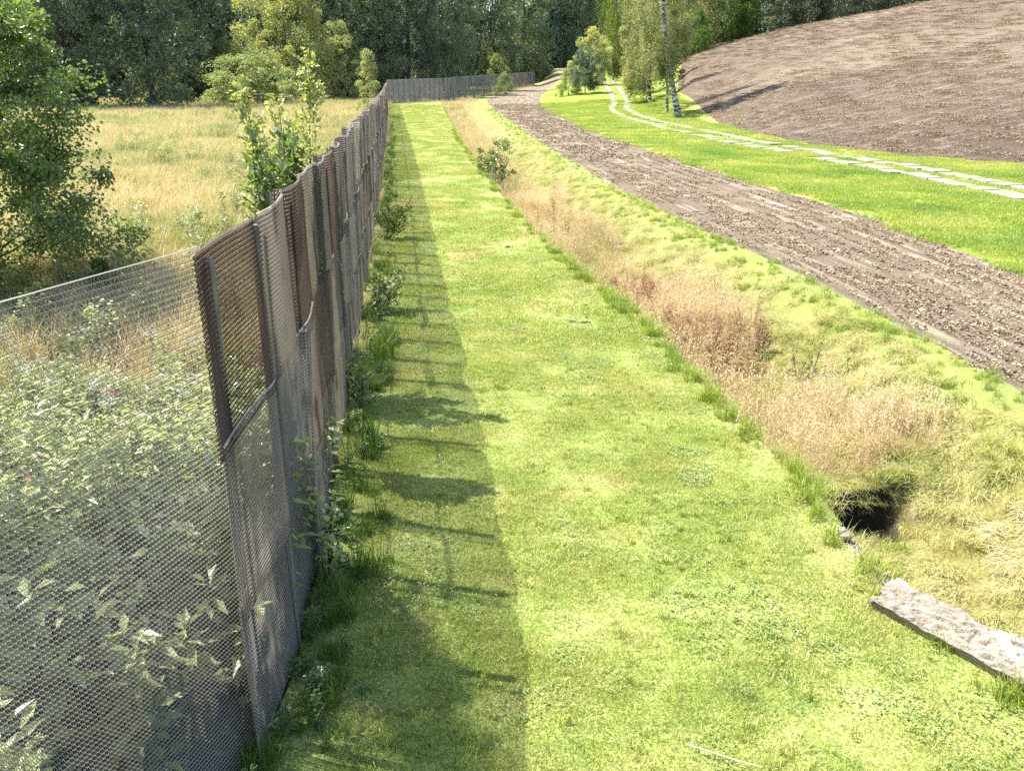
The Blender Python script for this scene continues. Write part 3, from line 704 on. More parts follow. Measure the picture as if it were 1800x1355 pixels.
P = np.array([(3.42+.70*t+dx, 5.95-1.02*t+dy, 0) for t, dx, dy in zip(rnd(46, -.25, 1.5), RNG.normal(-.16, .04, 46), RNG.normal(-.08, .05, 46))]); P[:, 2] = height(P[:, 0], P[:, 1])
scatter('slab_edge_grass', 'grass growing against the lower edge of the long concrete slab', P, rotz(len(P), .2), rnd(len(P), .25, .65), RNG.integers(0, 3, len(P)), [bpy.data.objects.new('k', p.data) for p in GT])
# grass hanging over the dark hole
P = np.array([(x, y, float(height(x, y))) for x, y in zip(rnd(60, 3.25, 4.8), rnd(60, 9.42, 9.6))]); r = np.zeros((len(P), 3)); r[:, 2] = -math.pi/2-.35+math.pi+rnd(len(P), -.5, .5)+.0
r[:, 2] = math.pi/2-.35+RNG.normal(0, .4, len(P))
scatter('overhanging_grass', 'grass hanging over the dark hole in the ditch', P, r, rnd(len(P), .35, .65), RNG.integers(0, 4, len(P)), [bpy.data.objects.new('k', p.data) for p in LG])

# ploughed strip and field: clods
def lump(G, c, r, t):
    v = unit(RNG.normal(size=(6, 3))*.45+np.array([[1, 0, 0], [-1, 0, 0], [0, 1, 0], [0, -1, 0], [0, 0, 1], [0, 0, -1.]]))*RNG.uniform(.65, 1.25, (6, 1))
    v = v*[1, 1, .75]*r+c
    G.add(v, [(0, 2, 4), (2, 1, 4), (1, 3, 4), (3, 0, 4), (2, 0, 5), (1, 2, 5), (3, 1, 5), (0, 3, 5)], t)
def clod_patch(n, rad, r0, r1):
    G = Geo()
    for _ in range(n):
        r = r0*(r1/r0)**(RNG.random()**2.2); q = rad*math.sqrt(RNG.random()); a = RNG.random()*6.283
        lump(G, np.array([q*math.cos(a), q*math.sin(a), r*.25]), r, RNG.random())
    return G.mesh('clods')
CP = [proto(clod_patch(150, .42, .010, .05), M['clod']) for _ in range(5)]
P = spray(lambda y: X3(y)+.15, lambda y: X4(y)-.15, 9, 46, lambda y: 3.6 if y < 26 else 2.2); P = P[vis(P)]
P2 = spray(lambda y: X3(y)+.3, lambda y: X4(y)-.3, 46, 125, lambda y: .9)
P = np.concatenate([P, P2])
scatter('soil_clods', 'crumbly brown clods covering the ploughed strip', P, rotz(len(P)), np.where(P[:, 1] > 46, 1.7, 1)*rnd(len(P), .75, 1.1), RNG.integers(0, 5, len(P)), CP)
FP = [proto(clod_patch(420, 1.15, .018, .06), M['fclod']) for _ in range(4)]
P = spray(lambda y: X7(y)+.3, lambda y: np.minimum(.72*(.94*y+1.4), 150), 38, 190, lambda y: (.7 if y < 90 else .4))
scatter('field_clods', 'dark clods all over the ploughed field on the hill', P, rotz(len(P)), rnd(len(P), .7, 1.1), RNG.integers(0, 4, len(P)), FP)

# meadow behind the fence
def mixed_meadow(n, rad, h0, h1, wd):
    G = tuft(n, rad, h0, h1, wd, .1, .8, .5); return G
GG = [proto(mixed_meadow(170, .6, .35, .85, .014).mesh('g'), M['gold_grass']) for _ in range(4)]
P = spray(lambda y: np.maximum(-.68*(.94*y+1.4), -75), lambda y: XF(y)-.25, 9, 128, lambda y: 2.4 if y < 30 else (1.5 if y < 70 else .8))
P = P[RNG.random(len(P)) < np.clip(ss(9, 14, P[:, 1])+.2, 0, 1)]
scatter('meadow_grass', 'golden dry grass of the meadow behind the fence', P, rotz(len(P), .1), np.where(P[:, 1] > 60, 1.3, 1)*rnd(len(P), .7, 1.15), RNG.integers(0, 4, len(P)), GG)
HB = [proto(weed(110, h, .30, .13, .045, 4).mesh('g'), M['herb']) for h in (1.0, 1.25, 1.45, 1.6)]
P = spray(lambda y: np.maximum(-.75*(.94*y+1.4), -9)-1.0, lambda y: XF(y)-.22, .8, 10.5, lambda y: 13.)
P = np.concatenate([P, spray(lambda y: XF(y)-2.2, lambda y: XF(y)-.25, 10.5, 26, lambda y: 2.2)])
sc = rnd(len(P), .62, 1.08)*(1+.16*wob(P[:, 0], P[:, 1]*1.1))*(1.38-.68*ss(5.5, 10, P[:, 1]))
print('herbs', len(P))
scatter('tall_herbs', 'dense tall leafy herbs crowding behind the near end of the fence', P, rotz(len(P), .1), sc, RNG.integers(0, 4, len(P)), HB)
MH = [proto(weed(120, h, .4, .11, .05, 6).mesh('g'), M['meadow_herb']) for h in (.6, .8, 1.0)]
P = spray(lambda y: np.maximum(-.68*(.94*y+1.4), -75), lambda y: XF(y)-.3, 9.5, 125, lambda y: 2.6 if y < 30 else 1.4)
k = wob(P[:, 0]*.55+3, P[:, 1]*.33)+.55*wob(P[:, 0]*.2, P[:, 1]*.13+2)
P = P[k+RNG.normal(0, .12, len(P)) > .0-.75*(1-ss(9, 30, P[:, 1]))]
scatter('meadow_herbs', 'patches of pale green herbs in the golden meadow', P, rotz(len(P), .1), rnd(len(P), .6, 1.1), RNG.integers(0, 3, len(P)), MH)
def flower_mesh(n=7):
    G = Geo(); m = n*5; c = np.repeat(np.stack([rnd(n, -.12, .12), rnd(n, -.12, .12), rnd(n, 0, .16)], 1), 5, 0)
    leaves(G, c, unit(sphere(m)+[0, 0, .3]), sphere(m), .035, .028, .5); return G.mesh('g')
P = P0 = spray(lambda y: XF(y)-3.2, lambda y: XF(y)-.3, 2.4, 8.5, lambda y: 1.1)
P[:, 2] += rnd(len(P), .9, 1.5)
scatter('pink_flowers', 'small pink blossoms on the tall herbs behind the fence', P, rotz(len(P)), rnd(len(P), .35, .8), RNG.integers(0, 1, len(P)), [proto(flower_mesh(), M['pink'])])
P = spray(lambda y: np.maximum(-.70*(.94*y+1.4), -12), lambda y: XF(y)-1.6, 8.3, 11, lambda y: 4.)
P[:, 2] += rnd(len(P), .85, 1.1)
scatter('white_leaf_glints', 'white flecks added as leaf glints along the near edge of the meadow', P, rotz(len(P)), rnd(len(P), .4, .8), RNG.integers(0, 1, len(P)), [proto(flower_mesh(14), M['white'])])  # flecks added to stand in for light glinting off leaves
# ------------------------------------------------------------------ trees and shrubs
def branchy(G, base, top, r0, n, spread, rise=.6, t0=.3, lean=(0, 0)):
    """tapered trunk and limbs; returns limb tips"""
    base = np.array(base, float); top = np.array(top, float)
    ts = np.linspace(0, 1, 9)
    mid = base+(top-base)*ts[:, None]+np.stack([lean[0]*np.sin(ts*math.pi), lean[1]*np.sin(ts*math.pi), 0*ts], 1)+RNG.normal(0, .015*np.linalg.norm(top-base), (9, 3))*(ts*(1-ts)*3)[:, None]
    rad = r0*(1-.85*ts)*np.where(ts == 0, 1.35, 1)
    tube(G, mid, rad, 8)
    tips = []
    for i in range(n):
        t = t0+(1-t0)*(i+.5)/n; p = np.array([np.interp(t, ts, mid[:, k]) for k in range(3)])
        a = i*2.4+RNG.uniform(-.4, .4); L = spread*(1.15-t)*RNG.uniform(.7, 1.1)
        q = p+np.array([math.cos(a)*L, math.sin(a)*L, L*rise*RNG.uniform(.5, 1.3)])
        m = (p+q)/2+[0, 0, -.06*L]
        tube(G, [p, m, q], [r0*.35*(1.1-t), r0*.22*(1.1-t), .01], 5); tips.append(q)
    return np.array(tips)
def blob_crown(ncl, cl_r, nleaf, size, prof, H0, H1, Rm, flat=.95, skin=.35, wide=.55, gaps=.1):
    """clumps of leaves inside a profile; prof(t) gives the crown radius share at height share t"""
    G = Geo()
    t = rnd(ncl)**.9; a = rnd(ncl, 0, 6.283); q = np.sqrt(rnd(ncl, .25, 1))
    ph = rnd(4, 0, 6.28); rr = np.array([prof(v) for v in t])*Rm*(1+.16*np.sin(2*a+ph[0]+t*3)+.13*np.sin(5*a+ph[1]+t*7)+RNG.normal(0, .09, ncl))
    c = np.stack([np.cos(a)*q*rr, np.sin(a)*q*rr, H0+(H1-H0)*(t**1.1*(1+.08*np.sin(3*a+ph[2]))+RNG.normal(0, .03, ncl))], 1)
    cr = cl_r*(.4+1.2*RNG.random(ncl)**1.5)
    k = RNG.integers(0, ncl, nleaf); D = sphere(nleaf); D[:, 2] = np.where((D[:, 2] < -.5) & (RNG.random(nleaf) < .5), -D[:, 2]*.6, D[:, 2]); D = unit(D)
    rad = cr[k]*(skin+(1-skin)*rnd(nleaf)**.5)
    P = c[k]+D*rad[:, None]*[1, 1, flat]
    drop = np.sin(P[:, 0]*2.1/cl_r+P[:, 2]*1.3/cl_r)*np.sin(P[:, 1]*2.3/cl_r+1)*np.sin(P[:, 2]*1.9/cl_r) > .42
    keep = ~(drop & (RNG.random(nleaf) < .7)); P = P[keep]; D = D[keep]; n = len(P)
    nor = unit(D*.5+[0, 0, .55]+.75*sphere(n))
    dr = unit(np.cross(nor, sphere(n))+D*.3)
    leaves(G, P, dr, nor, size*rnd(n, .6, 1.25), size*wide, np.clip(.5+.25*RNG.normal(size=n), 0, 1))
    return G.mesh('crown')
def hang_crown(nb, H0, H1, Rm, nleaf, size, drop, prof):
    """weeping crown: leaves strung along hanging twigs"""
    G = Geo(); per = 26; ns = nleaf//per
    cl = 70; ct = rnd(cl, .05, 1); ca = rnd(cl, 0, 6.283); cq = np.sqrt(rnd(cl, .12, 1))
    k = RNG.integers(0, cl, ns); t = np.clip(ct[k]+RNG.normal(0, .05, ns), 0, 1); a = ca[k]; rr = np.array([prof(v) for v in t])*Rm*cq[k]
    top = np.stack([np.cos(a)*rr, np.sin(a)*rr, H0+drop*.6+(H1-H0-drop*.6)*t], 1)+RNG.normal(0, Rm*.12, (ns, 3))
    L = drop*rnd(ns, .25, 1)
    u = np.tile(np.linspace(0, 1, per), ns); i = np.repeat(np.arange(ns), per)
    P = top[i]-np.stack([0*u, 0*u, u*L[i]], 1)+np.stack([np.cos(a[i]), np.sin(a[i]), 0*u], 1)*(.28*L[i]*np.sin(u*2.2))[:, None]+RNG.normal(0, size*.6, (len(u), 3))
    n = len(P); D = unit(np.array([0, 0, -1.])+.8*sphere(n)); nor = unit(sphere(n)+[0, 0, .25])
    leaves(G, P, D, nor, size*rnd(n, .6, 1.2), size*.6, np.clip(.45+.3*RNG.normal(size=n), 0, 1))
    return G.mesh('crown')
egg = lambda t: (math.sin(min(1, t*1.02+.06)*math.pi)**.55)
dome = lambda t: math.sqrt(max(0, 1-t*t))*.95+.05
broad = lambda t: (.55+.45*math.sin(t*3.0))*(1 if t < .75 else math.sqrt(max(0, 1-((t-.75)/.27)**2)))
cone = lambda t: .15+.85*(1-t)**.8
def trunk_mesh(H, r0, n, spread, mat, t0=.3, lean=(0, 0), top=(0, 0)):
    G = Geo(); branchy(G, (0, 0, -.2), (top[0], top[1], H), r0, n, spread, t0=t0, lean=lean); me = G.mesh('trunk', True); me.materials.append(mat); return me
def crown(me, mat): me.materials.append(mat); return me
DARK_C = [crown(blob_crown(230, 1.15, 28000, .36, broad, .3, 20, 4.6), M['forest']), crown(blob_crown(200, 1.25, 28000, .38, egg, .3, 22, 5.0), M['forest']),
          crown(blob_crown(220, 1.05, 26000, .34, broad, .3, 18, 4.2), M['forest']), crown(blob_crown(220, 1.2, 28000, .36, lambda t: .6+.4*math.sin(t*2.6), .3, 23, 4.4), M['forest'])]
DARK_T = [trunk_mesh(18, .32, 14, 4, M['bark'], .12), trunk_mesh(20, .36, 14, 4.4, M['bark'], .15)]
ROUND_C = [crown(blob_crown(190, .85, 30000, .25, lambda t: .35+.65*math.sin(min(1,t*1.0+.1)*2.75), .4, 11, 4.8), M['pale']), crown(blob_crown(150, .75, 22000, .23, egg, .2, 9, 3.4), M['pale'])]
ROUND_T = trunk_mesh(8.5, .22, 12, 3.4, M['bark'], .12)
BUSH_C = [crown(blob_crown(150, .62, 20000, .18, dome, -.1, 4.2, 3.7), M['olive']), crown(blob_crown(90, .42, 12000, .13, dome, -.1, 3, 2.0), M['olive'])]
BUSH_T = trunk_mesh(2.6, .08, 10, 1.8, M['bark'], .05)
def tree(name, label, cat, x, y, cr, tr, mat=None, s=1., sz=None, group=None, rot=None, tmat=None):
    z = float(height(x, y)); t = empty(name, (x, y, z-.05), label, cat, group)
    t.rotation_euler = (0, 0, RNG.uniform(0, 6.28) if rot is None else rot); t.scale = (s, s, sz or s)
    o = link('trunk', tr, None, t)
    o = link('crown', cr, mat, t)
    return t
WG = 'dark trees of the wood behind the meadow and the far fence'
wood = [  # x, y, kind, scale, label
 (-79, 118, 1, 1.15, 'dark tree at the far left edge of the wood behind the big green alder'),
 (-69, 113, 0, 1.1, 'dark tree behind the right side of the big green alder'),
 (-60, 105, 1, 1.15, 'dark tree of the wood just right of the alder, in deep shade'),
 (-51, 104, 3, 1.15, 'tallest-looking shaded tree standing over the dark grass at the meadow end'),
 (-42.5, 107, 2, 1.25, 'dark tree left of the low bush, its foliage reaching the ground'),
 (-47, 127, 1, 1.2, 'dark tree second row, between the shaded tree and the low bush'),
 (-36, 143, 3, 1.2, 'dark tree rising behind the pale rounded tree'),
 (-27.5, 150, 1, 1.15, 'dark tree between the pale rounded tree and the corner of the fence'),
 (-21.5, 143, 0, 1.05, 'dark tree above the sunlit sapling left of the fence corner'),
 (-17.0, 150, 2, 1.2, 'dark tree directly above the corner of the fence'),
 (-13.8, 162, 1, 1.15, 'second dark tree to the right of the fence corner'),
 (-12.5, 186, 3, 1.35, 'dark tree above the middle of the distant fence'),
 (-5.5, 232, 0, 1.6, 'dark tree behind the left end of the olive bushes'),
 (3.5, 262, 1, 1.7, 'dark tree behind the right end of the olive bushes'),
 (14, 315, 3, 2.0, 'dark tree above the right end of the distant fence'),
 (22, 325, 2, 2.3, 'dark tree behind the yellow-green shrub'),
 (31, 350, 1, 2.2, 'dark tree left of the weeping tree')]
for i, (x, y, k, s, lb) in enumerate(wood):
    tree('forest_tree', lb, 'tree', x, y, DARK_C[k], DARK_T[i % 2], s=s, sz=s*RNG.uniform(1.0, 1.15), group=WG)
# the wood goes on behind as one mass
G = Geo()
for x0, y0, x1, y1, n in ((40, 235, 130, 225, 16), (30, 255, 110, 250, 12), (-120, 125, -40, 165, 15), (-100, 150, -20, 190, 16), (-48, 185, -12, 240, 14), (-22, 260, 50, 400, 20), (-12, 245, 44, 410, 18), (20, 400, 75, 405, 10), (-95, 185, 10, 330, 26)):
    for i in range(n):
        u = (i+.5)/n; cx = x0+(x1-x0)*u+RNG.uniform(-3, 3); cy = y0+(y1-y0)*u+RNG.uniform(-4, 4); hh = RNG.uniform(17, 26); m = 1500
        D = sphere(m); D[:, 2] = np.abs(D[:, 2]); t = RNG.random(m)
        P = np.stack([cx+D[:, 0]*4.8*np.sqrt(np.maximum(1-t**3, .1)), cy+D[:, 1]*4.8, height(cx, cy)+t*hh+RNG.normal(0, .5, m)], 1)
        nor = unit(D+.7*sphere(m)); leaves(G, P, unit(np.cross(nor, sphere(m))), nor, rnd(m, .7, 1.4), .8, np.clip(.4+.2*RNG.normal(size=m), 0, 1))
link('background_wood', G.mesh('background_wood'), M['forest'], kind='stuff', label='dark wood continuing behind the nearer trees')

tree('round_tree', 'large rounded pale yellow-green tree standing before the dark wood', 'tree', -32.5, 132, ROUND_C[0], ROUND_T, M['gold'], 1.35, 1.42)
tree('willow_tree', 'smaller pale willow leaning on the left of the large rounded tree', 'tree', -40.5, 128, ROUND_C[1], ROUND_T, M['pale'], .95, .95)
tree('willow_tree', 'pale narrow tree between the large rounded tree and the fence-side sapling', 'tree', -25.5, 137, ROUND_C[1], ROUND_T, M['pale'], 1.0, 1.12)
tree('willow_bush', 'wide low bush with pale top and dark skirt below the rounded tree', 'bush', -34.5, 118, BUSH_C[0], BUSH_T, M['pale'], 1.9, 1.35)
tree('willow_bush', 'small grey-green bush at the left foot of the wide low bush', 'bush', -45, 118.5, BUSH_C[1], BUSH_T, M['olive'], 1.4, 1.5)
tree('young_birch', 'slender sunlit young tree beside the fence just before its corner', 'tree', -14.6, 92, crown(blob_crown(46, .42, 6500, .14, cone, .5, 6.3, 1.5), M['gold']), trunk_mesh(6, .05, 10, .9, M['bark'], .1))
tree('olive_bush', 'rounded olive-green bush behind the distant fence, the larger left one', 'bush', -3.6, 228, BUSH_C[0], BUSH_T, M['pale'], 1.55, 2.3)
tree('olive_bush', 'olive-green bush behind the distant fence, right of the larger one', 'bush', 5.0, 278, BUSH_C[0], BUSH_T, M['olive'], 2.1, 2.2)
tree('olive_bush', 'small pale bush growing in front of the distant fence', 'bush', -1.4, 165, BUSH_C[1], BUSH_T, M['pale'], .9, 1.1)
tree('yellow_bush', 'tall yellow-green bush behind the blue-green one beside the track', 'bush', 14.8, 168, ROUND_C[1], ROUND_T, M['gold'], 1.12, 1.0)
tree('silver_bush', 'rounded blue-green bush on short stems between ploughed strip and track', 'bush', 11.6, 143, crown(blob_crown(120, .55, 20000, .16, lambda t: .35+.65*math.sin(min(1, t+.12)*3.0), .9, 6.4, 2.7), M['bluish']), trunk_mesh(4.2, .10, 9, 1.8, M['bark'], .2))
tree('silver_bush', 'pale loose bush at the left foot of the blue-green bush', 'bush', 9.2, 146, BUSH_C[1], BUSH_T, M['pale'], 1.0, 1.3)
# birches along the track
def birch(label, x, y, H, Rm, H0, mat, drop, nleaf, size, lean, r0, prof=egg, top=(0, 0), bark='birch_bark', name='birch_tree', n=14):
    z = float(height(x, y)); t = empty(name, (x, y, z-.05), label, 'tree', 'trees lining the concrete track')
    G = Geo(); branchy(G, (0, 0, -.3), (top[0], top[1], H*.95), r0, n, Rm*.75, t0=.28, lean=lean)
    link('trunk', G.mesh('trunk', True), M[bark], t)
    cr = hang_crown(0, H0, H, Rm, nleaf, size, drop, prof); o = link('crown', cr, M[mat], t); o.location = (top[0]*.5+lean[0]*.6, top[1]*.5, 0)
    return t
def airy_crown(H0, H, Rm, nleaf, size, ncl, clr, drop, prof):
    """birch crown: many loose clumps whose lower leaves hang down in strings"""
    G = Geo(); t = rnd(ncl); a = rnd(ncl, 0, 6.283); q = np.sqrt(rnd(ncl, .08, 1)); rr = np.array([prof(v) for v in t])*Rm
    c = np.stack([np.cos(a)*q*rr, np.sin(a)*q*rr, H0+(H-H0)*t], 1); cr = clr*rnd(ncl, .5, 1.3)
    k = RNG.integers(0, ncl, nleaf); D = sphere(nleaf); P = c[k]+D*(cr[k]*rnd(nleaf)**.45)[:, None]
    st = np.floor(rnd(nleaf)*5)+k*5; h = (np.sin(st*12.9898)*43758.5453) % 1.0; on = D[:, 2] < .1
    P[:, 2] -= np.where(on, rnd(nleaf)**1.4*drop*h, 0)
    P[:, 0] += np.where(on, (h-.5)*cr[k]*.6, 0)
    n = nleaf; nor = unit(D*.4+[0, 0, .35]+.8*sphere(n)); leaves(G, P, unit(np.cross(nor, sphere(n))-[0, 0, .4]), nor, size*rnd(n, .6, 1.25), size*.6, np.clip(.5+.28*RNG.normal(size=n), 0, 1))
    return G.mesh('crown')
def birch2(label, x, y, H, Rm, H0, mat, drop, nleaf, size, lean, r0, top, ncl=110, clr=.75, prof=egg, name='birch_tree', bark='birch_bark', dx=0):
    z = float(height(x, y)); t = empty(name, (x, y, z-.05), label, 'tree', 'trees lining the concrete track')
    G = Geo(); branchy(G, (0, 0, -.3), (top[0], top[1], H*.95), r0, 16, Rm*.8, t0=.22, lean=lean)
    link('trunk', G.mesh('trunk', True), M[bark], t)
    o = link('crown', airy_crown(H0, H, Rm, nleaf, size, ncl, clr, drop, prof), M[mat], t); o.location = (dx, 0, 0); return t
wide = lambda t: .5+.5*math.sin(min(1, t+.12)*2.9)
birch2('big birch with leaning dark and white trunk at the edge of the ploughed field', 16.9, 90, 23, 2.9, 3.9, 'birch', 1.6, 46000, .17, (-1.3, 0), .30, (-2.2, .5), 150, .8, wide, dx=-2.0)
birch2('slim pale birch standing close behind the leaning trunk of the big birch', 17.0, 98, 19, 2.0, 3.2, 'birch', 1.5, 14000, .17, (-.3, 0), .15, (-.8, 0), 60, .7, wide, dx=-.4)
birch2('birch with dark forked trunk left of the big birch, drooping over the track', 18.8, 122, 22, 2.9, 1.6, 'birch', 2.5, 30000, .21, (-.6, 0), .24, (-1.4, 0), 110, .85, wide, dx=-1.6)
birch2('dark-trunked birch beyond the forked one at the bend of the track', 20.6, 141, 22, 2.8, 1.6, 'birch', 2.8, 26000, .23, (-.4, 0), .22, (-1, 0), 100, .85, wide, dx=-1.2)
birch('tall weeping pale green tree hanging over the far end of the track', 23.0, 184, 22, 3.6, 4.5, 'weep', 6.5, 34000, .28, (0, 0), .3, top=(-1, 0), name='weeping_tree')
birch2('orange-tinged birch under the weeping tree where the track vanishes', 22.2, 198, 13, 3.0, 1.5, 'birch', 2, 20000, .26, (0, 0), .2, (0, 0), 90, .8)
# trees beyond the crest of the field
for i, (x, y, m, k, s, lb) in enumerate([
  (35.5, 186, 'birch', 0, 1.3, 'pale birch-like tree right beside the big birch, beyond the field edge'), (41, 204, 'pale', 0, 1.6, 'pale green tree beyond the left end of the field crest'),
  (49, 214, 'bright', 0, 1.7, 'bright green tree beyond the crest, left of the dark ones'), (44, 200, 'bright', 1, 1.0, 'low bright green tree peeping over the crest of the field'),
  (53, 210, 'bright', 1, 1.0, 'last low bright green tree before the dark row on the crest'), (36, 216, 'weep', 0, 2.0, 'tall light green tree high behind the birches'),
  (36, 178, 'bright', 1, .7, 'small bright green bush at the upper left corner of the field')]):
    tree('crest_tree', lb, 'tree', x, y, ROUND_C[k], ROUND_T, M[m], s, s*1.15, 'bright trees beyond the crest of the field')
for i, (x, y, k, s, lb) in enumerate([(60, 208, 0, .95, 'first dark tree from the left on the crest of the field'), (66, 206, 2, 1.0, 'dark tree second on the crest, next to the gap'),
  (72, 205, 1, .9, 'dark tree on the crest with lighter top beside the thin pale trunk'), (79, 206, 0, 1.0, 'dark tree fourth from the left on the crest'),
  (86, 204, 3, 1.0, 'dark tree fifth from the left on the crest, cut by the picture top'), (94, 202, 1, 1.0, 'last dark tree before the field crest leaves the picture')]):
    tree('crest_dark_tree', lb, 'tree', x, y, DARK_C[k], DARK_T[i % 2], None, s, s*.95, 'dark trees on the crest of the field')

# alder on the left
def alder(label, x, y, H, Rm, nleaf, size, H0=.1, seed=3, prof=None, ncl=90, clr=.5):
    z = float(height(x, y)); t = empty('alder_tree', (x, y, z), label, 'tree')
    G = Geo()
    for k in range(4):
        a = k*1.6+.4; branchy(G, (.15*math.cos(a), .15*math.sin(a), -.2), (Rm*.35*math.cos(a), Rm*.35*math.sin(a), H*.9), .07, 12, Rm*.8, t0=.1)
    link('trunk', G.mesh('trunk', True), M['bark'], t)
    link('crown', crown(blob_crown(ncl, clr, nleaf, size, prof or (lambda t: (.9+.12*math.sin(t*9+1))*(1 if t < .6 else math.sqrt(max(0, 1-((t-.6)/.42)**2)))), H0, H, Rm, skin=.15, wide=.8), M['alder']), None, t)
    return t
alder('big leafy green alder standing in the meadow at the left edge behind the fence', -10.7, 16.2, 6.4, 3.0, 90000, .085, ncl=420, clr=.42)
alder('tall slim alder just outside the left edge, casting dappled shade on fence and lawn', -5.3, 6.1, 8.8, 1.25, 12000, .09, H0=4.8, ncl=46, clr=.34, prof=egg)
alder('second slim alder outside the left edge, shading the herbs behind the nearest panels', -6.4, 4.7, 8.6, 1.3, 12000, .09, H0=4.6, ncl=46, clr=.34, prof=egg)

# saplings reaching over the fence
def sapling(name, label, x, y, H, stems, nl, L, Wd, mat, spread, t0=.3, droop=.1, cat='sapling', dirn=None, zoff=0, lr=None):
    z = float(height(x, y)); t = empty(name, (x, y, z), label, cat); Gs = Geo(); Gl = Geo()
    for s_ in range(stems):
        a = s_*2.4+RNG.uniform(0, 1); top = np.array([math.cos(a)*spread*.7, math.sin(a)*spread*.7, H*RNG.uniform(.8, 1)])
        if dirn is not None: top[:2] += dirn
        tips = branchy(Gs, (0, 0, -.1), top, .008+.003*H, 10, spread, rise=.9, t0=t0)
        for q in np.vstack([tips, top[None]]):
            tt = float(np.clip(q[2]/H, 0, 1)); p = top*max(tt-.15, .1)
            m = max(3, int(2.4*nl)//(stems*11)); u = rnd(m, .2, 1)[:, None]; P = p+(q-p)*u+RNG.normal(0, .04, (m, 3))
            D = unit(unit(q-p)+.9*sphere(m)-[0, 0, droop]); leaves(Gl, P, D, unit(np.array([0, 0, 1.])+.6*sphere(m)), rnd(m, .7, 1.15)*L, Wd, rnd(m, .1, .95), .2)
    link('stem', Gs.mesh('stem', True), M['bark'], t); link('foliage', Gl.mesh('foliage'), M[mat], t)
    return t
sapling('cherry_sapling', 'cherry sapling with big glossy hanging leaves showing above the fence', -2.28, 8.4, 3.7, 6, 420, .14, .06, 'alder', .30, .6, .6)
sapling('leafy_sapling', 'taller small-leaved sapling above the fence, right of the cherry sapling', -2.72, 10.6, 4.3, 7, 2300, .075, .055, 'gold', .62, .35, .1)
sapling('bramble', 'leafy bramble sprouting through the fence beside the lawn', -3.3, 22.5, .85, 5, 260, .09, .06, 'weep', .5, .1, .2, 'shrub', dirn=np.array([.35, 0]))
sapling('bramble', 'broad-leaved bramble low on the fence, nearer than the other brambles', -2.45, 15.2, .75, 5, 220, .09, .06, 'herb', .35, .1, .2, 'shrub', dirn=np.array([.3, -.1]))
sapling('bramble', 'creeper climbing the lower fence panels opposite the bare lawn patch', -1.95, 10.2, .8, 4, 170, .07, .05, 'herb', .22, .1, .2, 'shrub')
sapling('bramble', 'few creeper leaves on the nearest dark fence panels', -1.58, 6.3, .8, 3, 60, .07, .05, 'herb', .18, .1, .2, 'shrub')
t = tree('ditch_shrub', 'small dark green leafy shrub growing out of the ditch beside the lawn', 'shrub', -.75, 39.5, crown(blob_crown(60, .24, 4200, .10, lambda t: .55+.4*math.sin(t*3), .1, 2.45, .72), M['alder']), trunk_mesh(1.9, .03, 8, .5, M['bark'], .1))
# bare dead bush in the ditch
def bare(label, x, y, H, n, spread):
    t = empty('bare_shrub', (x, y, float(height(x, y))), label, 'shrub')
    for k in range(n):
        G = Geo(); a = k*2.4; top = np.array([math.cos(a)*spread, math.sin(a)*spread*.6, H*RNG.uniform(.75, 1)])
        branchy(G, (0, 0, -.05), top, .008, 5, .16, rise=1.6, t0=.35); link('stem', G.mesh('stem'), M['bark'], t)
bare('leafless dark-stemmed dead shrub standing alone in the ditch', 4.55, 12.6, 1.15, 6, .28)
# brown docks among the ditch grass
DK = [proto(weed(160, h, .3, .05, .03, 6).mesh('g'), M['dock']) for h in (.75, .95)]
P = np.array([(x, y, float(height(x, y))) for x, y in zip(np.concatenate([RNG.normal(3.6, .5, 60), RNG.normal(2.9, .6, 26), RNG.normal(1.4, .6, 20)]), np.concatenate([RNG.normal(14.8, .8, 60), RNG.normal(19, .8, 26), RNG.normal(28, 2.2, 20)]))])
P = P[(P[:, 0] > X1(P[:, 1])+.3) & (P[:, 0] < X1(P[:, 1])+2.6)]
scatter('brown_docks', 'reddish-brown withered docks among the ditch grass', P, rotz(len(P), .1), rnd(len(P), .6, 1.1), RNG.integers(0, 2, len(P)), DK)
# dark tall tuft at the fence foot
P = np.array([(float(XF(y))+dx, y, float(height(float(XF(y))+dx, y))) for y, dx in ((12.3, .35), (12.0, .28), (12.6, .4), (8.9, .3))])
scatter('rush_tufts', 'tall dark tufts at the foot of the fence', P, rotz(len(P)), rnd(len(P), 1.3, 1.9), RNG.integers(0, 3, len(P)), [bpy.data.objects.new('k', p.data) for p in DT])

# ------------------------------------------------------------------ concrete slabs of the track
def slab_mesh(w_, l_):
    G = Geo(); c = .02; h = .07; a, b = w_/2, l_/2
    o = [(-a, -b), (a, -b), (a, b), (-a, b)]; i = [(-a+c, -b+c), (a-c, -b+c), (a-c, b-c), (-a+c, b-c)]
    V = [(x, y, -.08) for x, y in o]+[(x, y, h-.015) for x, y in o]+[(x, y, h) for x, y in i]
    F = [(k, (k+1) % 4, 4+(k+1) % 4, 4+k) for k in range(4)]+[(4+k, 4+(k+1) % 4, 8+(k+1) % 4, 8+k) for k in range(4)]+[(8, 9, 10, 11)]
    G.add(V, F); me = G.mesh('slab'); me.materials.append(M['slab']); return me
track = bpy.data.objects.new('concrete_track', None); COL.objects.link(track); track['kind'] = 'structure'
SL = [slab_mesh(.80, .98), slab_mesh(.88, .94), slab_mesh(.72, 1.02)]
yy = np.arange(10, 285, .25); cen = walk([(float(XT(y)), float(y)) for y in yy], 1.22)
nsl = 0
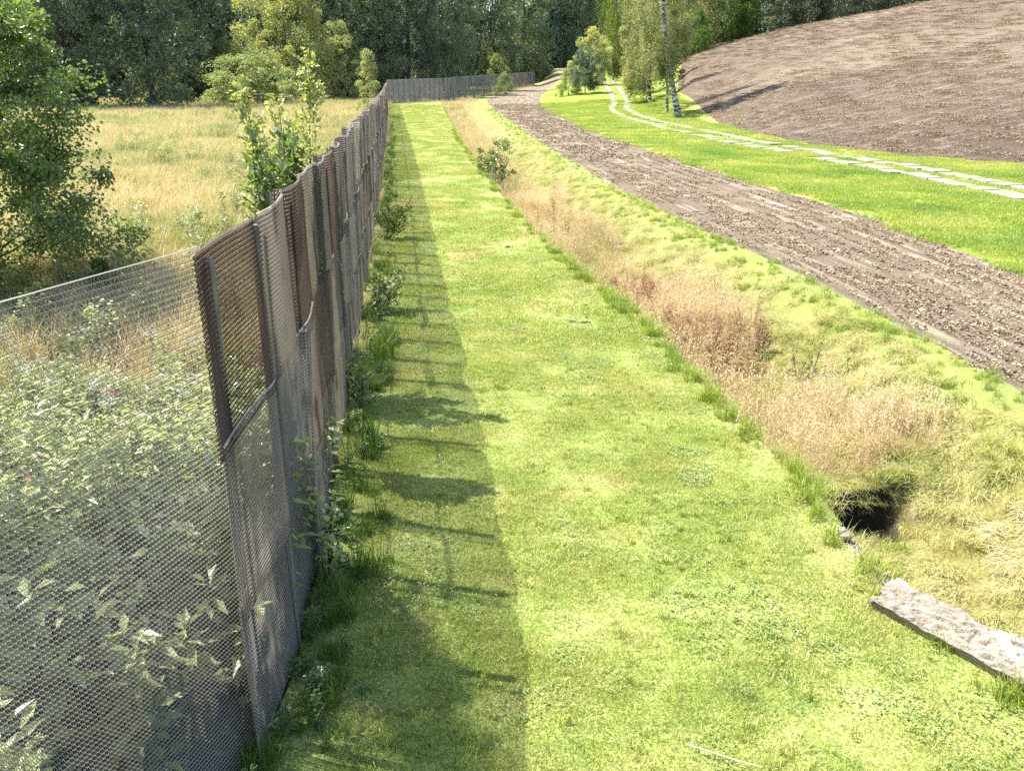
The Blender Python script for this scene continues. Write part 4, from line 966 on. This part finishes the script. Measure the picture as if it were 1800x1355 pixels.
for i in range(len(cen)-1):
    (xa, ya), (xb, yb) = cen[i], cen[i+1]; a = math.atan2(yb-ya, xb-xa)
    if abs(xa) > .64*(ya*.94+1.4)+2 or ya > 262: continue
    for s in (-1, 1):
        if nsl >= 300: break
        if RNG.random() < .04: continue
        if s == 1 and 45.5 < ya < 47.5: continue
        x = xa-math.sin(a)*s*.95+RNG.normal(0, .10); y = ya+math.cos(a)*s*1.0; z = float(height(x, y))
        z1 = float(height(x+.4*math.cos(a), y+.4*math.sin(a))); z0 = float(height(x-.4*math.cos(a), y-.4*math.sin(a)))
        o = bpy.data.objects.new('slab', RNG.choice(SL)); COL.objects.link(o); o.parent = track
        o.location = (x, y, z+.03+RNG.normal(0, .012)); o.rotation_euler = (math.atan2(z1-z0, .8)+RNG.normal(0, .008), RNG.normal(0, .01), a-math.pi/2+RNG.normal(0, .025)); nsl += 1
print('slabs', nsl)
# ------------------------------------------------------------------ broken slab at the ditch edge and small things
def rough_slab(name, label, x, y, L, Wd, T, yaw, roll, mat, z, nseg=46, nw=16, brk=.06, pitch=0.):
    u = np.linspace(-.5, .5, nseg); v = np.linspace(-.5, .5, nw); U, Vv = np.meshgrid(u, v, indexing='ij')
    edge = lambda q, ph: brk*(np.sin(q*9+ph)*.5+np.sin(q*23+ph*2)*.3+np.sin(q*51+ph)*.2)
    Wl = Wd*(1+edge(U, 1)/Wd*2*(Vv > 0)); X = U*L+edge(Vv, 3)*np.where(np.abs(U) > .45, 1, 0); Y = Vv*Wl
    rel = .012*np.sin(U*31+Vv*7)*np.sin(Vv*17+U*5)+.010*RNG.normal(size=U.shape)
    fall = .05*np.maximum(np.abs(Vv)-.38, 0)/.12*.5+.05*np.maximum(np.abs(U)-.46, 0)/.04*.5
    top = np.stack([X, Y, T/2+rel-fall], -1).reshape(-1, 3); bot = np.stack([X*.99, Y*.96, -T/2+0*X], -1).reshape(-1, 3)
    G = Geo(); i = (np.arange(nseg-1)[:, None]*nw+np.arange(nw-1)[None]); F = np.stack([i, i+nw, i+nw+1, i+1], -1).reshape(-1, 4)
    n = len(top); G.add(np.vstack([top, bot]), np.vstack([F, F[:, ::-1]+n]))
    rim = [k*nw for k in range(nseg)]+[(nseg-1)*nw+k for k in range(1, nw)]+[k*nw+nw-1 for k in range(nseg-2, -1, -1)]+[k for k in range(nw-2, 0, -1)]
    G.F.append(np.array([(rim[k], rim[k-1], rim[k-1]+n, rim[k]+n) for k in range(len(rim))]))
    o = link(name, G.mesh(name, False), mat); o['label'] = label; o['category'] = 'slab'
    o.location = (x, y, z); o.rotation_euler = (roll, pitch, yaw); return o
rough_slab('concrete_slab', 'long lichen-covered broken concrete slab on the ditch edge at lower right', 3.72, 5.08, 2.35, .34, .13, math.atan2(-1.05, .70), .32, M['concrete'], .085, brk=.045)
rough_slab('concrete_slab', 'buried concrete slab end covered by dry grass, above the long slab', 3.16, 6.62, .8, .22, .08, math.atan2(-1, .12), .2, M['concrete'], -.05)
G = Geo(); 
for _ in range(3): lump(G, np.array([RNG.normal(0, .03), RNG.normal(0, .03), .03]), .07, .9)
o = link('stone', G.mesh('stone'), M['concrete']); o.location = (3.12, 7.08, float(height(3.12, 7.08))+.03); o['label'] = 'pale little stone at the tip of the buried slab'; o['category'] = 'stone'
for x, y, s, lb in ((-.08, 21.4, .10, 'single dark molehill far up the lawn'), (1.06, 14.6, .07, 'left of the two small dark clods on the mid lawn'), (1.30, 14.55, .08, 'right of the two small dark clods on the mid lawn'), (.95, 18.1, .08, 'flat dark clod beside a straw patch on the lawn')):
    G = Geo()
    for _ in range(9): lump(G, np.array([RNG.normal(0, s*.6), RNG.normal(0, s*.3), s*.12]), s*.3, .3)
    o = link('molehill', G.mesh('molehill'), M['dark']); o.location = (x, y, float(height(x, y))+.015); o['label'] = lb; o['category'] = 'molehill'
G = Geo(); tube(G, [(1.12, 4.38, .05), (1.25, 4.31, .06), (1.40, 4.24, .055), (1.56, 4.19, .045)], [.003, .004, .004, .003], 5)
o = link('dry_stalk', G.mesh('dry_stalk'), M['straw']); o['label'] = 'single pale dry stalk lying on the lawn at the bottom edge'; o['category'] = 'stalk'
